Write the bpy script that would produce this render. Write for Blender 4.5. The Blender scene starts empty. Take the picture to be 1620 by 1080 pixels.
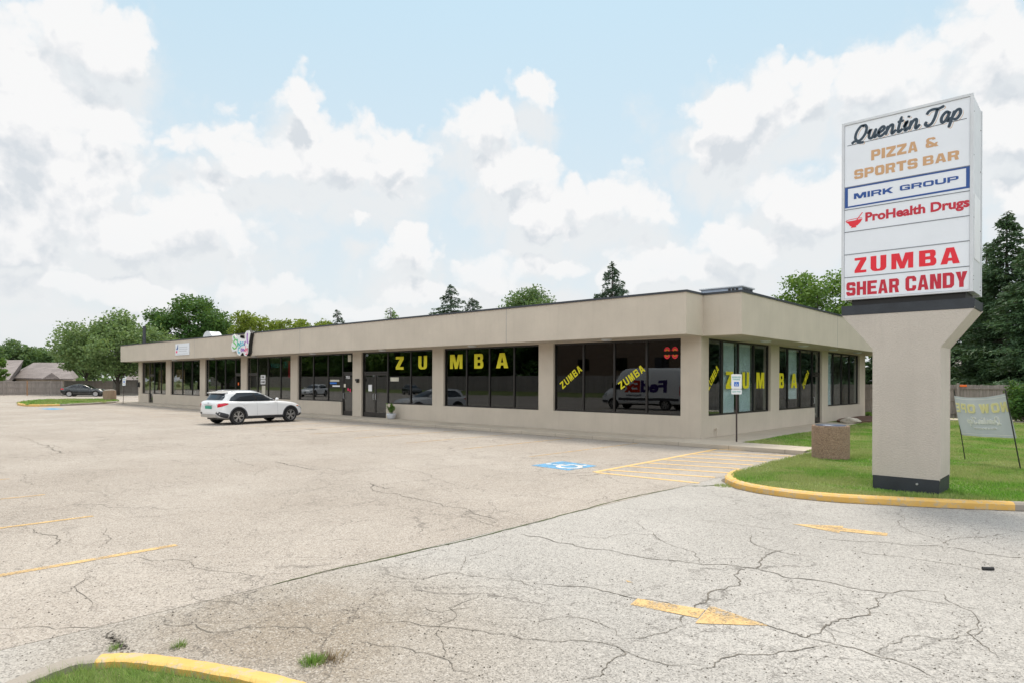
import bpy, bmesh, math, random
import numpy as np
from mathutils import Vector, Matrix
random.seed(7); np.random.seed(7)
S = bpy.context.scene
COL = S.collection
R = math.radians

# ------------------------------------------------------------------ camera
F, SH, ROLL, YAW, CX, CY, CH = 1042.31, 62.52, .004, .7361, 9.7607, -19.8643, 1.95
FW = np.array([-math.sin(YAW), math.cos(YAW), 0.]); RT = np.array([math.cos(YAW), math.sin(YAW), 0.]); UP = np.array([0, 0, 1.])
R2 = RT*math.cos(ROLL)+UP*math.sin(ROLL); U2 = -RT*math.sin(ROLL)+UP*math.cos(ROLL); CP = np.array([CX, CY, CH])
cam = bpy.data.cameras.new("camera"); camo = bpy.data.objects.new("camera", cam); COL.objects.link(camo)
camo.matrix_world = Matrix(((R2[0], U2[0], -FW[0], CX), (R2[1], U2[1], -FW[1], CY), (R2[2], U2[2], -FW[2], CH), (0, 0, 0, 1)))
cam.sensor_width = 36; cam.lens = F/1620*36; cam.shift_y = SH/1620; cam.clip_end = 3000; cam.clip_start = .05
S.camera = camo
def ray(x, y): return FW+R2*(x-810)/F-U2*(y-540-SH)/F
def on(x, y, ax, v): d = ray(x, y); return CP+d*((v-CP[ax])/d[ax])
def gr(x, y, z=0.): return on(x, y, 2, z)
def dep(x, y, D): return CP+ray(x, y)*D

# ------------------------------------------------------------------ light
S.view_settings.view_transform = 'Standard'; S.view_settings.look = 'None'; S.view_settings.gamma = 1
S.view_settings.exposure = 1.24
SUN_EL, SUN_OFF = 66., 6.
hd = FW*math.cos(R(SUN_OFF))+RT*math.sin(R(SUN_OFF))
sdir = Vector((hd[0]*math.cos(R(SUN_EL)), hd[1]*math.cos(R(SUN_EL)), math.sin(R(SUN_EL))))
sl = bpy.data.lights.new("sun", 'SUN'); sl.energy = 1.45; sl.angle = R(18); sl.color = (1, .92, .80)
so = bpy.data.objects.new("sun", sl); COL.objects.link(so); so.rotation_euler = sdir.to_track_quat('Z', 'Y').to_euler()

W = bpy.data.worlds.new("World"); S.world = W; W.use_nodes = True
nt = W.node_tree; nt.nodes.clear(); L = nt.links.new
def N(t, tree=None, **k):
    n = (tree or nt).nodes.new(t)
    for a, b in k.items():
        if a == 'ins':
            for i, v in b.items(): n.inputs[i].default_value = v
        else: setattr(n, a, b)
    return n
def cloud_field():
    """cloud density as a function of (azimuth, elevation): placed cumulus heaps in the quarter of sky over the mall, free ones elsewhere"""
    g = bpy.data.node_groups.new('cloud density', 'ShaderNodeTree'); g.interface.new_socket('V', in_out='INPUT', socket_type='NodeSocketVector'); g.interface.new_socket('D', in_out='OUTPUT', socket_type='NodeSocketFloat')
    l = g.links.new; gi = N('NodeGroupInput', g); go = N('NodeGroupOutput', g); V = gi.outputs[0]
    def vm(op, a, b):
        n = N('ShaderNodeVectorMath', g, operation=op)
        for i, v in enumerate((a, b)):
            if isinstance(v, bpy.types.NodeSocket): l(v, n.inputs[i])
            elif v is not None: n.inputs[i].default_value = v
        return n.outputs[0]
    def mt(op, *a):
        n = N('ShaderNodeMath', g, operation=op)
        for i, v in enumerate(a):
            if isinstance(v, bpy.types.NodeSocket): l(v, n.inputs[i])
            else: n.inputs[i].default_value = v
        return n.outputs[0]
    def noise(sc, det, ro, out=0):
        n = N('ShaderNodeTexNoise', g, ins={'Scale': sc, 'Detail': det, 'Roughness': ro}); l(V, n.inputs['Vector']); return n.outputs[out]
    p = vm('ADD', V, vm('MULTIPLY', vm('SUBTRACT', noise(6, 3, .5, 1), (.5, .5, .5)), (.11, .09, 0)))
    p = vm('ADD', p, vm('MULTIPLY', vm('SUBTRACT', noise(22, 4, .6, 1), (.5, .5, .5)), (.05, .045, 0)))
    blobs = [(55,110,180,120),(40,260,190,100),(230,335,140,52),(350,335,105,48),(150,45,85,70),(20,200,140,160),
             (365,205,88,42),(462,145,36,40),(520,225,125,52),(620,240,80,56),(430,250,100,36),(360,285,70,26),
             (765,200,86,34),(800,255,84,34),(960,300,112,60),(860,320,80,36),(838,132,34,25),(560,348,24,14),
             (650,385,72,38),(765,430,56,30),(1165,150,105,64),(1285,115,75,44),(1430,90,150,66),(1585,45,150,85),
             (1290,300,100,52),(1180,370,100,42),(1080,415,90,30),(1600,180,56,70),(1610,290,56,36),
             (60,385,90,34),(170,440,120,24),(420,455,120,22),(560,480,90,16),(700,465,110,14),(880,420,70,16),(1000,440,80,20),(300,500,120,12)]
    prev = None
    for (px, py, rx, ry) in blobs:
        d = ray(px, py); d = d/np.linalg.norm(d); a = math.atan2(d@RT, d@FW); e = math.asin(d[2]); sc = 1/F*math.cos(a)**1.2
        q = vm('MULTIPLY', vm('SUBTRACT', p, (a, e-.35*ry*sc, 0)), (1/(rx*sc*1.1), 1/(ry*sc*1.35), 0)); n = N('ShaderNodeVectorMath', g, operation='LENGTH'); l(q, n.inputs[0]); v = mt('SUBTRACT', 1., n.outputs['Value'])
        prev = v if prev is None else mt('SMOOTH_MAX', prev, v, .2)
    fn_ = N('ShaderNodeTexNoise', g, ins={'Scale': 2.2, 'Detail': 5., 'Roughness': .55}); l(V, fn_.inputs['Vector'])
    fr = N('ShaderNodeMapRange', g, ins={1: .38, 2: .64, 3: -.35, 4: 1.}); l(fn_.outputs[0], fr.inputs[0])
    sp = N('ShaderNodeSeparateXYZ', g); l(V, sp.inputs[0])
    wa = N('ShaderNodeMapRange', g, ins={1: .72, 2: .95, 3: 0., 4: 1.}); l(mt('ABSOLUTE', sp.outputs[0]), wa.inputs[0]); we = N('ShaderNodeMapRange', g, ins={1: .56, 2: .75, 3: 0., 4: 1.}); l(sp.outputs[1], we.inputs[0])
    fm = N('ShaderNodeMix', g, data_type='FLOAT'); l(mt('MAXIMUM', wa.outputs[0], we.outputs[0]), fm.inputs[0]); l(prev, fm.inputs[2]); l(fr.outputs[0], fm.inputs[3])
    vo = N('ShaderNodeTexVoronoi', g, ins={'Scale': 14., 'Detail': 2., 'Roughness': .55, 'Lacunarity': 2.1}); l(p, vo.inputs['Vector'])
    bill = mt('MULTIPLY_ADD', vo.outputs['Distance'], -.95, .78)
    fine = mt('MULTIPLY_ADD', noise(48, 6, .62), .42, -.21)
    l(mt('ADD', mt('ADD', fm.outputs[0], bill), fine), go.inputs[0]); return g
def build_world():
    sky = N('ShaderNodeTexSky', sky_type='NISHITA', sun_disc=False); sky.sun_elevation = R(SUN_EL)
    sky.sun_rotation = math.atan2(sdir.x, sdir.y); sky.dust_density = 2.0; sky.air_density = 1.0
    tc = N('ShaderNodeTexCoord'); sp = N('ShaderNodeSeparateXYZ'); L(tc.outputs['Generated'], sp.inputs[0])
    az = N('ShaderNodeMath', operation='ARCTAN2')
    def lin(a, b):
        m1 = N('ShaderNodeMath', operation='MULTIPLY', ins={1: a}); L(sp.outputs[0], m1.inputs[0])
        m2 = N('ShaderNodeMath', operation='MULTIPLY_ADD', ins={1: b}); L(sp.outputs[1], m2.inputs[0]); L(m1.outputs[0], m2.inputs[2]); return m2
    L(lin(RT[0], RT[1]).outputs[0], az.inputs[0]); L(lin(FW[0], FW[1]).outputs[0], az.inputs[1])
    el = N('ShaderNodeMath', operation='ARCSINE'); L(sp.outputs[2], el.inputs[0])
    cb = N('ShaderNodeCombineXYZ'); L(az.outputs[0], cb.inputs[0]); L(el.outputs[0], cb.inputs[1])
    G = cloud_field()
    def D(off):
        n = N('ShaderNodeGroup'); n.node_tree = G
        if off: a = N('ShaderNodeVectorMath', operation='ADD'); a.inputs[1].default_value = off; L(cb.outputs[0], a.inputs[0]); L(a.outputs[0], n.inputs[0])
        else: L(cb.outputs[0], n.inputs[0])
        return n.outputs[0]
    d0, d1 = D(None), D((.004, .045, 0))
    al = N('ShaderNodeMapRange', interpolation_type='SMOOTHSTEP', ins={1: -.06, 2: .38, 3: 0., 4: .98}); L(d0, al.inputs[0])
    df = N('ShaderNodeMath', operation='SUBTRACT'); L(d1, df.inputs[0]); L(d0, df.inputs[1])
    up = N('ShaderNodeMath', operation='MULTIPLY_ADD', ins={1: 1.0}); L(df.outputs[0], up.inputs[0])
    thick = N('ShaderNodeMapRange', ins={1: .35, 2: 1.1, 3: .12, 4: .72}); L(d1, thick.inputs[0]); L(thick.outputs[0], up.inputs[2])
    cr = N('ShaderNodeValToRGB'); L(up.outputs[0], cr.inputs[0]); c = cr.color_ramp
    c.elements[0].position = .08; c.elements[0].color = (1, 1, 1, 1)
    c.elements[1].position = .85; c.elements[1].color = (.74, .785, .83, 1)
    x = c.elements.new(.32); x.color = (.93, .94, .955, 1)
    bs = N('ShaderNodeBackground'); L(sky.outputs[0], bs.inputs[0]); bs.inputs[1].default_value = .1
    bh = N('ShaderNodeBackground'); bh.inputs[1].default_value = HAZE
    hc = N('ShaderNodeValToRGB'); hm = N('ShaderNodeMapRange', ins={1: 0., 2: .6, 3: 0., 4: 1.}); L(el.outputs[0], hm.inputs[0]); L(hm.outputs[0], hc.inputs[0])
    hc.color_ramp.elements[0].color = (.89, .915, .93, 1); hc.color_ramp.elements[1].color = (.56, .81, .93, 1); L(hc.outputs[0], bh.inputs[0])
    hz = N('ShaderNodeMapRange', ins={1: 0., 2: .6, 3: .96, 4: .86}); L(el.outputs[0], hz.inputs[0])
    m0 = N('ShaderNodeMixShader'); L(hz.outputs[0], m0.inputs[0]); L(bs.outputs[0], m0.inputs[1]); L(bh.outputs[0], m0.inputs[2])
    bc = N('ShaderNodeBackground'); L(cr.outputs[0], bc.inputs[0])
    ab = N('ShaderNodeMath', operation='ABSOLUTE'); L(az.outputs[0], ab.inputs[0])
    bk = N('ShaderNodeMapRange', ins={1: 1.3, 2: 2.2, 3: CLOUD, 4: CLOUD*2.5}); L(ab.outputs[0], bk.inputs[0]); L(bk.outputs[0], bc.inputs[1])  # clouds behind the camera boosted as added fill light for the facades
    low = N('ShaderNodeMapRange', ins={1: 0., 2: .22, 3: .35, 4: 1.}); L(el.outputs[0], low.inputs[0])
    am = N('ShaderNodeMath', operation='MULTIPLY'); L(al.outputs[0], am.inputs[0]); L(low.outputs[0], am.inputs[1])
    vl = N('ShaderNodeMapRange', interpolation_type='SMOOTHSTEP', ins={1: -.75, 2: .55, 3: 0., 4: .85}); L(d1, vl.inputs[0])
    bv = N('ShaderNodeBackground'); bv.inputs[0].default_value = (.93, .945, .955, 1); bv.inputs[1].default_value = VEIL
    m2 = N('ShaderNodeMixShader'); L(vl.outputs[0], m2.inputs[0]); L(m0.outputs[0], m2.inputs[1]); L(bv.outputs[0], m2.inputs[2])
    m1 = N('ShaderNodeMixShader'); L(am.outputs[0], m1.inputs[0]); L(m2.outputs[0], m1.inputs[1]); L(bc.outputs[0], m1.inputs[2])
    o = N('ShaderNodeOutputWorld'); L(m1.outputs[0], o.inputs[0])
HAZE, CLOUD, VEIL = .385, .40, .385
build_world()

# ------------------------------------------------------------------ materials
class NT:
    def __init__(s, name):
        s.m = bpy.data.materials.new(name); s.m.use_nodes = True; s.t = s.m.node_tree; s.t.nodes.clear()
        s.out = s.n('ShaderNodeOutputMaterial'); s.tc = s.n('ShaderNodeTexCoord')
    def n(s, t, ins=None, **k):
        x = s.t.nodes.new(t)
        for a, b in k.items(): setattr(x, a, b)
        for i, v in (ins or {}).items():
            if isinstance(v, bpy.types.NodeSocket): s.t.links.new(v, x.inputs[i])
            else: x.inputs[i].default_value = v
        return x
    def noise(s, sc, det=4, ro=.55, vec=None, dist=0., out=0):
        x = s.n('ShaderNodeTexNoise', {'Scale': sc, 'Detail': det, 'Roughness': ro, 'Distortion': dist, 'Vector': vec or s.tc.outputs['Object']}); return x.outputs[out]
    def mr(s, v, a, b, c, d, smooth=False):
        return s.n('ShaderNodeMapRange', {0: v, 1: a, 2: b, 3: c, 4: d}, interpolation_type='SMOOTHSTEP' if smooth else 'LINEAR').outputs[0]
    def math(s, op, a, b=0., c=0.): return s.n('ShaderNodeMath', {0: a, 1: b, 2: c}, operation=op).outputs[0]
    def mix(s, f, a, b, mode='MIX'):
        x = s.n('ShaderNodeMix', data_type='RGBA', blend_type=mode)
        for i, v in ((0, f), (6, a), (7, b)):
            if isinstance(v, bpy.types.NodeSocket): s.t.links.new(v, x.inputs[i])
            else: x.inputs[i].default_value = (v if i == 0 else tuple(v)[:3]+(1,))
        return x.outputs[2]
    def bsdf(s, col, rough=.6, bump=None, bs=.3, bd=.01, **k):
        ins = {'Base Color': col if isinstance(col, bpy.types.NodeSocket) else tuple(col)[:3]+(1,), 'Roughness': rough}
        ins.update({a.replace('_', ' '): b for a, b in k.items()})
        p = s.n('ShaderNodeBsdfPrincipled', ins)
        if bump is not None:
            b = s.n('ShaderNodeBump', {'Strength': bs, 'Distance': bd, 'Height': bump}); s.t.links.new(b.outputs[0], p.inputs['Normal'])
        return p.outputs[0]
    def fin(s, sh): s.t.links.new(sh, s.out.inputs[0]); return s.m
def plain(name, col, rough=.5, var=.12, sc=3., bs=0., bsc=60., **k):
    t = NT(name); n = t.noise(sc, 5)
    c = t.mix(t.mr(n, .3, .7, 0, 1), [x*(1-var) for x in col], [min(1, x*(1+var)) for x in col])
    return t.fin(t.bsdf(c, rough, t.noise(bsc, 3) if bs else None, bs, **k))
M = {}
def stucco(name, col, sc=70, bs=.5):
    t = NT(name)
    c = t.mix(t.mr(t.noise(.8, 5, .6), .35, .7, 0, 1), [x*.93 for x in col], [x*1.05 for x in col])
    st = t.n('ShaderNodeMapping', {'Vector': t.tc.outputs['Object'], 'Scale': (3., 3., .25)}).outputs[0]
    c = t.mix(t.mr(t.noise(2.2, 5, .6, st), .5, .8, 0, .28), c, [x*.72 for x in col])
    c = t.mix(t.mr(t.noise(sc, 2), .35, .65, 0, .16), c, [x*.6 for x in col])
    v = t.noise(sc, 3, .6)
    return t.fin(t.bsdf(c, .92, v, bs, .012))
M['stucco'] = stucco('painted stucco', (.55, .488, .41))
M['rough_stucco'] = stucco('coarse stucco', (.53, .48, .425), 38, .9)
M['dark_paint'] = plain('charcoal paint', (.025, .03, .038), .55, .2, 4, .3, 50)
M['cap'] = plain('dark metal flashing', (.03, .035, .045), .45)
M['frame'] = plain('dark bronze aluminium', (.014, .012, .011), .4)
M['door_frame'] = plain('bronze door aluminium', (.05, .046, .044), .35, Metallic=.5)
M['white'] = plain('white enamel', (.75, .76, .78), .35, .03)
M['sign_white'] = plain('white sign acrylic', (.74, .77, .82), .35, .03, 1.5)
M['cabinet'] = plain('cabinet white metal', (.60, .62, .65), .4, .06)
M['black'] = plain('black plastic', (.012, .012, .013), .5)
M['yellow_vinyl'] = plain('yellow vinyl', (.66, .60, .005), .5, .05)
M['red_vinyl'] = plain('bright red vinyl', (.72, .012, .03), .4, .02)
M['dark_red_vinyl'] = plain('crimson vinyl', (.50, .012, .035), .4, .02)
M['blue_vinyl'] = plain('navy blue vinyl', (.012, .07, .28), .4, .02)
M['slate_vinyl'] = plain('slate vinyl', (.018, .04, .065), .4, .02)
M['tan_vinyl'] = plain('tan vinyl', (.56, .33, .17), .4, .02)
M['white_vinyl'] = plain('white vinyl', (.7, .7, .7), .4, .02)
M['grey_line'] = plain('grey joint', (.2, .22, .25), .5)
M['teal_vinyl'] = plain('teal sign ink', (.05, .33, .32), .5)
M['isa_blue'] = plain('sign blue', (.0, .13, .55), .5)
M['steel'] = plain('galvanised steel', (.5, .52, .55), .35, .08, Metallic=.8)
M['orange'] = plain('orange card', (.85, .16, .02), .6)
M['pink'] = plain('pink card', (.8, .03, .15), .6)
M['paper'] = plain('paper notice', (.55, .53, .45), .8)
def concrete(name, col, joint=None):
    t = NT(name)
    c = t.mix(t.mr(t.noise(.7, 6, .65), .3, .7, 0, 1), [x*.82 for x in col], [x*1.1 for x in col])
    c = t.mix(t.mr(t.noise(90, 3), .35, .7, 0, .3), c, [x*.55 for x in col])
    if joint:
        br = t.n('ShaderNodeTexBrick', {'Vector': t.tc.outputs['Object'], 'Scale': 1., 'Mortar Size': .012, 'Mortar Smooth': .2, 'Brick Width': joint, 'Row Height': joint*30}, offset=0.)
        c = t.mix(t.math('MULTIPLY', br.outputs['Fac'], .6), c, [x*.35 for x in col])
    return t.fin(t.bsdf(c, .9, t.noise(60, 4, .7), .35, .01))
M['concrete'] = concrete('sidewalk concrete', (.50, .435, .355), 1.6)
M['curb'] = concrete('kerb concrete', (.36, .32, .275))
def kerb_yellow():
    t = NT('worn yellow kerb paint')
    c = t.mix(t.mr(t.noise(2.5, 5), .3, .7, 0, 1), (.60, .35, .075), (.70, .44, .13))
    c = t.mix(t.mr(t.noise(11, 8, .74), .51, .58, 0, .8), c, (.46, .38, .27))
    c = t.mix(t.mr(t.noise(5, 6, .75), .66, .72, 0, .8), c, (.10, .08, .06))
    return t.fin(t.bsdf(c, .65, t.noise(50, 4, .7), .3, .01))
M['kerb_yellow'] = kerb_yellow()
def asphalt(name, ca, cb, seed, brown=False):
    t = NT(name); ob = t.tc.outputs['Object']
    mp = t.n('ShaderNodeMapping', {'Vector': ob, 'Location': (seed, seed*2, 0)}).outputs[0]
    c = t.mix(t.mr(t.noise(.22, 6, .6, mp), .35, .68, 0, 1), ca, cb)
    c = t.mix(t.mr(t.noise(1.3, 5, .7, mp), .52, .8, 0, .4), c, [x*.62 for x in ca])
    tr = t.n('ShaderNodeMapping', {'Vector': mp, 'Scale': (.12, 1.1, 1), 'Rotation': (0, 0, .05)}).outputs[0]
    c = t.mix(t.mr(t.noise(1.0, 5, .65, tr), .5, .8, 0, .3), c, [x*.7 for x in cb])
    if brown:   # oil and soil stain that collects beside the near island
        dv = t.n('ShaderNodeVectorMath', {0: ob, 1: (-5.0, 17.2, 0)}, operation='ADD').outputs[0]
        d2 = t.n('ShaderNodeVectorMath', {0: dv, 1: (.75, .9, 0)}, operation='MULTIPLY').outputs[0]
        ln = t.n('ShaderNodeVectorMath', {0: d2}, operation='LENGTH').outputs['Value']
        md = t.math('ADD', ln, t.mr(t.noise(1.6, 6, .7), .2, .8, -.55, .55))
        c = t.mix(t.mr(md, .15, 1.1, .85, 0, True), c, (.20, .15, .095))
    if brown:
        c = t.mix(t.mr(ln, .9, 2.2, .75, 0, True), c, (.33, .29, .245)); c = t.mix(t.mr(md, .15, 1.1, .25, 0, True), c, (.20, .15, .095))
    # aggregate
    v1 = t.n('ShaderNodeTexVoronoi', {'Vector': ob, 'Scale': 95.}); sv = t.n('ShaderNodeSeparateColor', {0: v1.outputs['Color']}).outputs[0]
    c = t.mix(t.mr(sv, .0, .4, .62, 0), c, (.08, .072, .066))
    c = t.mix(t.mr(sv, .72, 1., 0, .45), c, (.62, .58, .53))
    v2 = t.n('ShaderNodeTexVoronoi', {'Vector': ob, 'Scale': 42.}); s2 = t.n('ShaderNodeSeparateColor', {0: v2.outputs['Color']}).outputs[1]
    c = t.mix(t.mr(s2, .0, .2, .22, 0), c, (.09, .08, .07)); c = t.mix(t.mr(s2, .88, 1., 0, .2), c, (.66, .63, .6))
    # hairline crazing
    wv = t.n('ShaderNodeVectorMath', {0: t.n('ShaderNodeVectorMath', {0: t.noise(1.4, 5, .7, out=1), 1: (.9, .9, 0)}, operation='MULTIPLY').outputs[0], 1: ob}, operation='ADD').outputs[0]
    for sc, w, k, ms in ((.7, .006, .62, .40), (1.7, .012, .5, .47), (4.2, .022, .45, .53)):
        ve = t.n('ShaderNodeTexVoronoi', {'Vector': wv, 'Scale': sc}, feature='DISTANCE_TO_EDGE').outputs[0]
        e = t.mr(ve, w*.3, w, 1, 0); mk = t.mr(t.noise(.35, 3, .5, mp), ms, ms+.08, 0, k*.8)
        c = t.mix(t.math('MULTIPLY', e, mk), c, (.07, .062, .055))
    bh = t.math('ADD', v1.outputs['Distance'], t.noise(30, 4, .7))
    return t.fin(t.bsdf(c, .93, bh, .55, .006, Specular_IOR_Level=.25))
M['lot'] = asphalt('warm aged asphalt', (.345, .300, .258), (.43, .385, .34), 3.)
M['drive'] = asphalt('grey aged asphalt', (.352, .336, .315), (.45, .43, .405), 11., True)
def worn(name, col, lo, hi, amt=1.):
    t = NT(name); ob = t.tc.outputs['Object']
    v1 = t.n('ShaderNodeTexVoronoi', {'Vector': ob, 'Scale': 95.}); sv = t.n('ShaderNodeSeparateColor', {0: v1.outputs['Color']}).outputs[0]
    c = t.mix(t.mr(sv, 0, .3, .35, 0), col, [x*.4 for x in col])
    a = t.math('MULTIPLY', t.mr(t.math('ADD', t.math('MULTIPLY', t.noise(3., 6, .7), .6), t.math('MULTIPLY', t.noise(45, 3, .6), .4)), lo, hi, 1, 0), amt)
    p = t.bsdf(c, .85); tr = t.n('ShaderNodeBsdfTransparent').outputs[0]
    return t.fin(t.n('ShaderNodeMixShader', {0: a, 1: tr, 2: p}).outputs[0])
M['line_yellow'] = worn('worn yellow road paint', (.62, .42, .19), .46, .62)
M['line_faint'] = worn('faded yellow road paint', (.62, .43, .22), .45, .60, .75)
M['line_white'] = worn('worn white road paint', (.68, .68, .66), .5, .66)
M['line_blue'] = worn('worn blue road paint', (.13, .34, .56), .48, .66)
M['crack'] = plain('dirt filled crack', (.15, .133, .112), .95, .4, 6)
M['moss'] = plain('mossy crack soil', (.07, .085, .03), .95, .5, 8)
def glassmat(name, tint, refl, rough=.0):
    t = NT(name); lw = t.n('ShaderNodeLayerWeight', {0: .5}).outputs['Facing']
    f = t.math('MULTIPLY_ADD', t.math('POWER', lw, 4.), 1-refl, refl)
    wob = t.n('ShaderNodeBump', {'Strength': .035, 'Distance': .02, 'Height': t.noise(.8, 2)}).outputs[0]
    g = t.n('ShaderNodeBsdfGlossy', {'Color': (.85, .9, .95, 1), 'Roughness': rough, 'Normal': wob}).outputs[0]
    tr = t.n('ShaderNodeBsdfTransparent', {'Color': tuple(tint)+(1,)}).outputs[0]
    return t.fin(t.n('ShaderNodeMixShader', {0: f, 1: tr, 2: g}).outputs[0])
M['glass'] = glassmat('tinted shop glass', (.42, .41, .40), .085)
M['glass_dark'] = glassmat('dark mirror film glass', (.24, .24, .25), .065)
M['glass_clear'] = glassmat('clear shop glass', (.72, .72, .70), .06)
M['glass_side'] = glassmat('side shop glass', (.86, .90, .90), .05)
M['car_glass'] = glassmat('car window glass', (.12, .15, .18), .05)
def carpaint(name, col, coat=1., rough=.3):
    t = NT(name); return t.fin(t.bsdf(t.mix(t.mr(t.noise(2, 3), .3, .7, 0, 1), [x*.97 for x in col], col), rough, Coat_Weight=coat, Coat_Roughness=.03))
M['car_white'] = carpaint('white car paint', (.74, .75, .77)); M['car_dark'] = carpaint('black green car paint', (.008, .013, .015), 1., .25)
M['tyre'] = plain('tyre rubber', (.016, .016, .017), .8); M['cladding'] = plain('grey plastic cladding', (.035, .037, .045), .6)
M['rim_silver'] = plain('machined alloy', (.55, .56, .58), .3, .05, Metallic=.9); M['rim_dark'] = plain('dark alloy', (.015, .015, .017), .4)
M['tail_red'] = plain('red lamp lens', (.55, .008, .02), .15, .2, 20); M['lamp_clear'] = plain('headlamp lens', (.30, .32, .34), .1, .2, 15)
M['amber'] = plain('amber lens', (.7, .2, .02), .2)
M['silver'] = plain('silver bumper trim', (.42, .40, .38), .35, .1, Metallic=.4)
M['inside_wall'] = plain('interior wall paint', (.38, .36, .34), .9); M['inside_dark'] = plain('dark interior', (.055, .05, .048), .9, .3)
M['inside_floor'] = plain('interior floor', (.16, .14, .12), .6, .3, 1.5); M['tile'] = plain('ceiling tile', (.42, .41, .40), .9)
M['curtain'] = plain('pale curtain', (.72, .80, .82), .9, .1, 2); M['blind'] = plain('tan paper covering', (.42, .31, .20), .9, .1)
def aggregate():
    t = NT('exposed aggregate concrete'); ob = t.tc.outputs['Object']
    v = t.n('ShaderNodeTexVoronoi', {'Vector': ob, 'Scale': 75.}); s = t.n('ShaderNodeSeparateColor', {0: v.outputs['Color']})
    c = t.mix(s.outputs[0], (.30, .19, .125), (.60, .43, .31)); c = t.mix(t.mr(s.outputs[1], .93, .96, 0, .8), c, (.5, .42, .34))
    c = t.mix(t.mr(v.outputs['Distance'], .35, .6, 0, .7), c, (.13, .085, .06))
    return t.fin(t.bsdf(c, .85, v.outputs['Distance'], .9, .012))
M['aggregate'] = aggregate()
M['lid_metal'] = plain('blue grey lid', (.055, .07, .11), .35, .3, Metallic=.3)
def woodmat(name, col):
    t = NT(name); ob = t.tc.outputs['Object']; isl = t.n('ShaderNodeNewGeometry').outputs['Random Per Island']
    st = t.n('ShaderNodeMapping', {'Vector': ob, 'Scale': (12., 12., .8)}).outputs[0]
    c = t.mix(t.mr(t.noise(2.5, 6, .65, st), .3, .7, 0, 1), [x*.6 for x in col], [x*1.2 for x in col])
    c = t.mix(t.math('MULTIPLY', isl, .5), c, [x*.55 for x in col])
    return t.fin(t.bsdf(c, .9, t.noise(3, 6, .7, st), .4, .01))
M['fence'] = woodmat('weathered fence boards', (.33, .29, .265)); M['fence_post'] = woodmat('newer fence post', (.42, .24, .13))
M['fence_pale'] = woodmat('pale fence boards', (.36, .33, .31))
M['bark'] = woodmat('tree bark', (.10, .085, .07))
def leafmat(name, ca, cb, tr=.35):
    t = NT(name); isl = t.n('ShaderNodeNewGeometry').outputs['Random Per Island']
    c = t.mix(isl, ca, cb); c = t.mix(t.mr(t.noise(.45, 3), .35, .65, 0, .6), c, [x*.62 for x in ca])
    d = t.bsdf(c, .6, Specular_IOR_Level=.3)
    tl = t.n('ShaderNodeBsdfTranslucent', {0: t.mix(.5, c, (.16, .22, .02))}).outputs[0]
    return t.fin(t.n('ShaderNodeMixShader', {0: tr, 1: d, 2: tl}).outputs[0])
M['leaf_mid'] = leafmat('mid green leaves', (.085, .19, .035), (.22, .35, .08))
M['leaf_grey'] = leafmat('grey green leaves', (.14, .24, .09), (.28, .38, .15))
M['leaf_dark'] = leafmat('dark green leaves', (.045, .125, .03), (.12, .24, .06))
M['leaf_yellow'] = leafmat('yellow green leaves', (.17, .25, .03), (.32, .38, .07), .45)
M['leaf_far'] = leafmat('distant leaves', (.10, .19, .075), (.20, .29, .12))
M['needle'] = leafmat('spruce needles', (.036, .082, .038), (.11, .19, .08), .12)
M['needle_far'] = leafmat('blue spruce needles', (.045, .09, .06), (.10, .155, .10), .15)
def grassmat(name, ca, cb, dry, seed, amt=.62):
    t = NT(name); isl = t.n('ShaderNodeNewGeometry').outputs['Random Per Island']
    c = t.mix(isl, ca, cb)
    mp = t.n('ShaderNodeMapping', {'Vector': t.tc.outputs['Object'], 'Location': (seed, 0, 0)}).outputs[0]
    c = t.mix(t.mr(t.noise(.42, 6, .68, mp), .40, .56, 0, amt), c, dry)
    d = t.bsdf(c, .6, Specular_IOR_Level=.25); tl = t.n('ShaderNodeBsdfTranslucent', {0: c}).outputs[0]
    return t.fin(t.n('ShaderNodeMixShader', {0: .3, 1: d, 2: tl}).outputs[0])
M['grass'] = grassmat('lawn grass', (.10, .25, .03), (.24, .44, .065), (.46, .43, .20), 2.)
M['grass_near'] = grassmat('long lawn grass', (.10, .26, .04), (.28, .46, .09), (.42, .40, .18), 5., .5)
def soilmat():
    t = NT('lawn soil'); c = t.mix(t.mr(t.noise(1.5, 6, .7), .35, .65, 0, 1), (.12, .19, .045), (.24, .24, .10))
    c = t.mix(t.mr(t.noise(60, 4, .7), .4, .7, 0, .7), c, (.05, .08, .02))
    return t.fin(t.bsdf(c, .95, t.noise(45, 4, .7), .8, .02))
M['soil'] = soilmat()
M['mulch'] = plain('brown mulch', (.12, .065, .045), .95, .5, 25, .8, 60)
M['straw'] = plain('dry straw', (.30, .23, .14), .9)
M['rock'] = plain('pale rock', (.5, .45, .38), .9, .2, 8, .5, 20)
def shingle():
    t = NT('roof shingles'); ob = t.tc.outputs['Object']
    b = t.n('ShaderNodeTexBrick', {'Vector': t.n('ShaderNodeMapping', {'Vector': ob, 'Rotation': (R(90), 0, 0)}).outputs[0], 'Scale': 1., 'Color1': (.17, .145, .14, 1), 'Color2': (.27, .235, .225, 1), 'Mortar': (.08, .07, .07, 1), 'Mortar Size': .02, 'Brick Width': .45, 'Row Height': .2})
    c = t.mix(t.mr(t.noise(6, 4), .3, .7, 0, .5), b.outputs[0], (.30, .26, .25))
    return t.fin(t.bsdf(c, .9))
M['shingle'] = shingle(); M['siding'] = plain('cream siding', (.55, .50, .42), .8)
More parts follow.
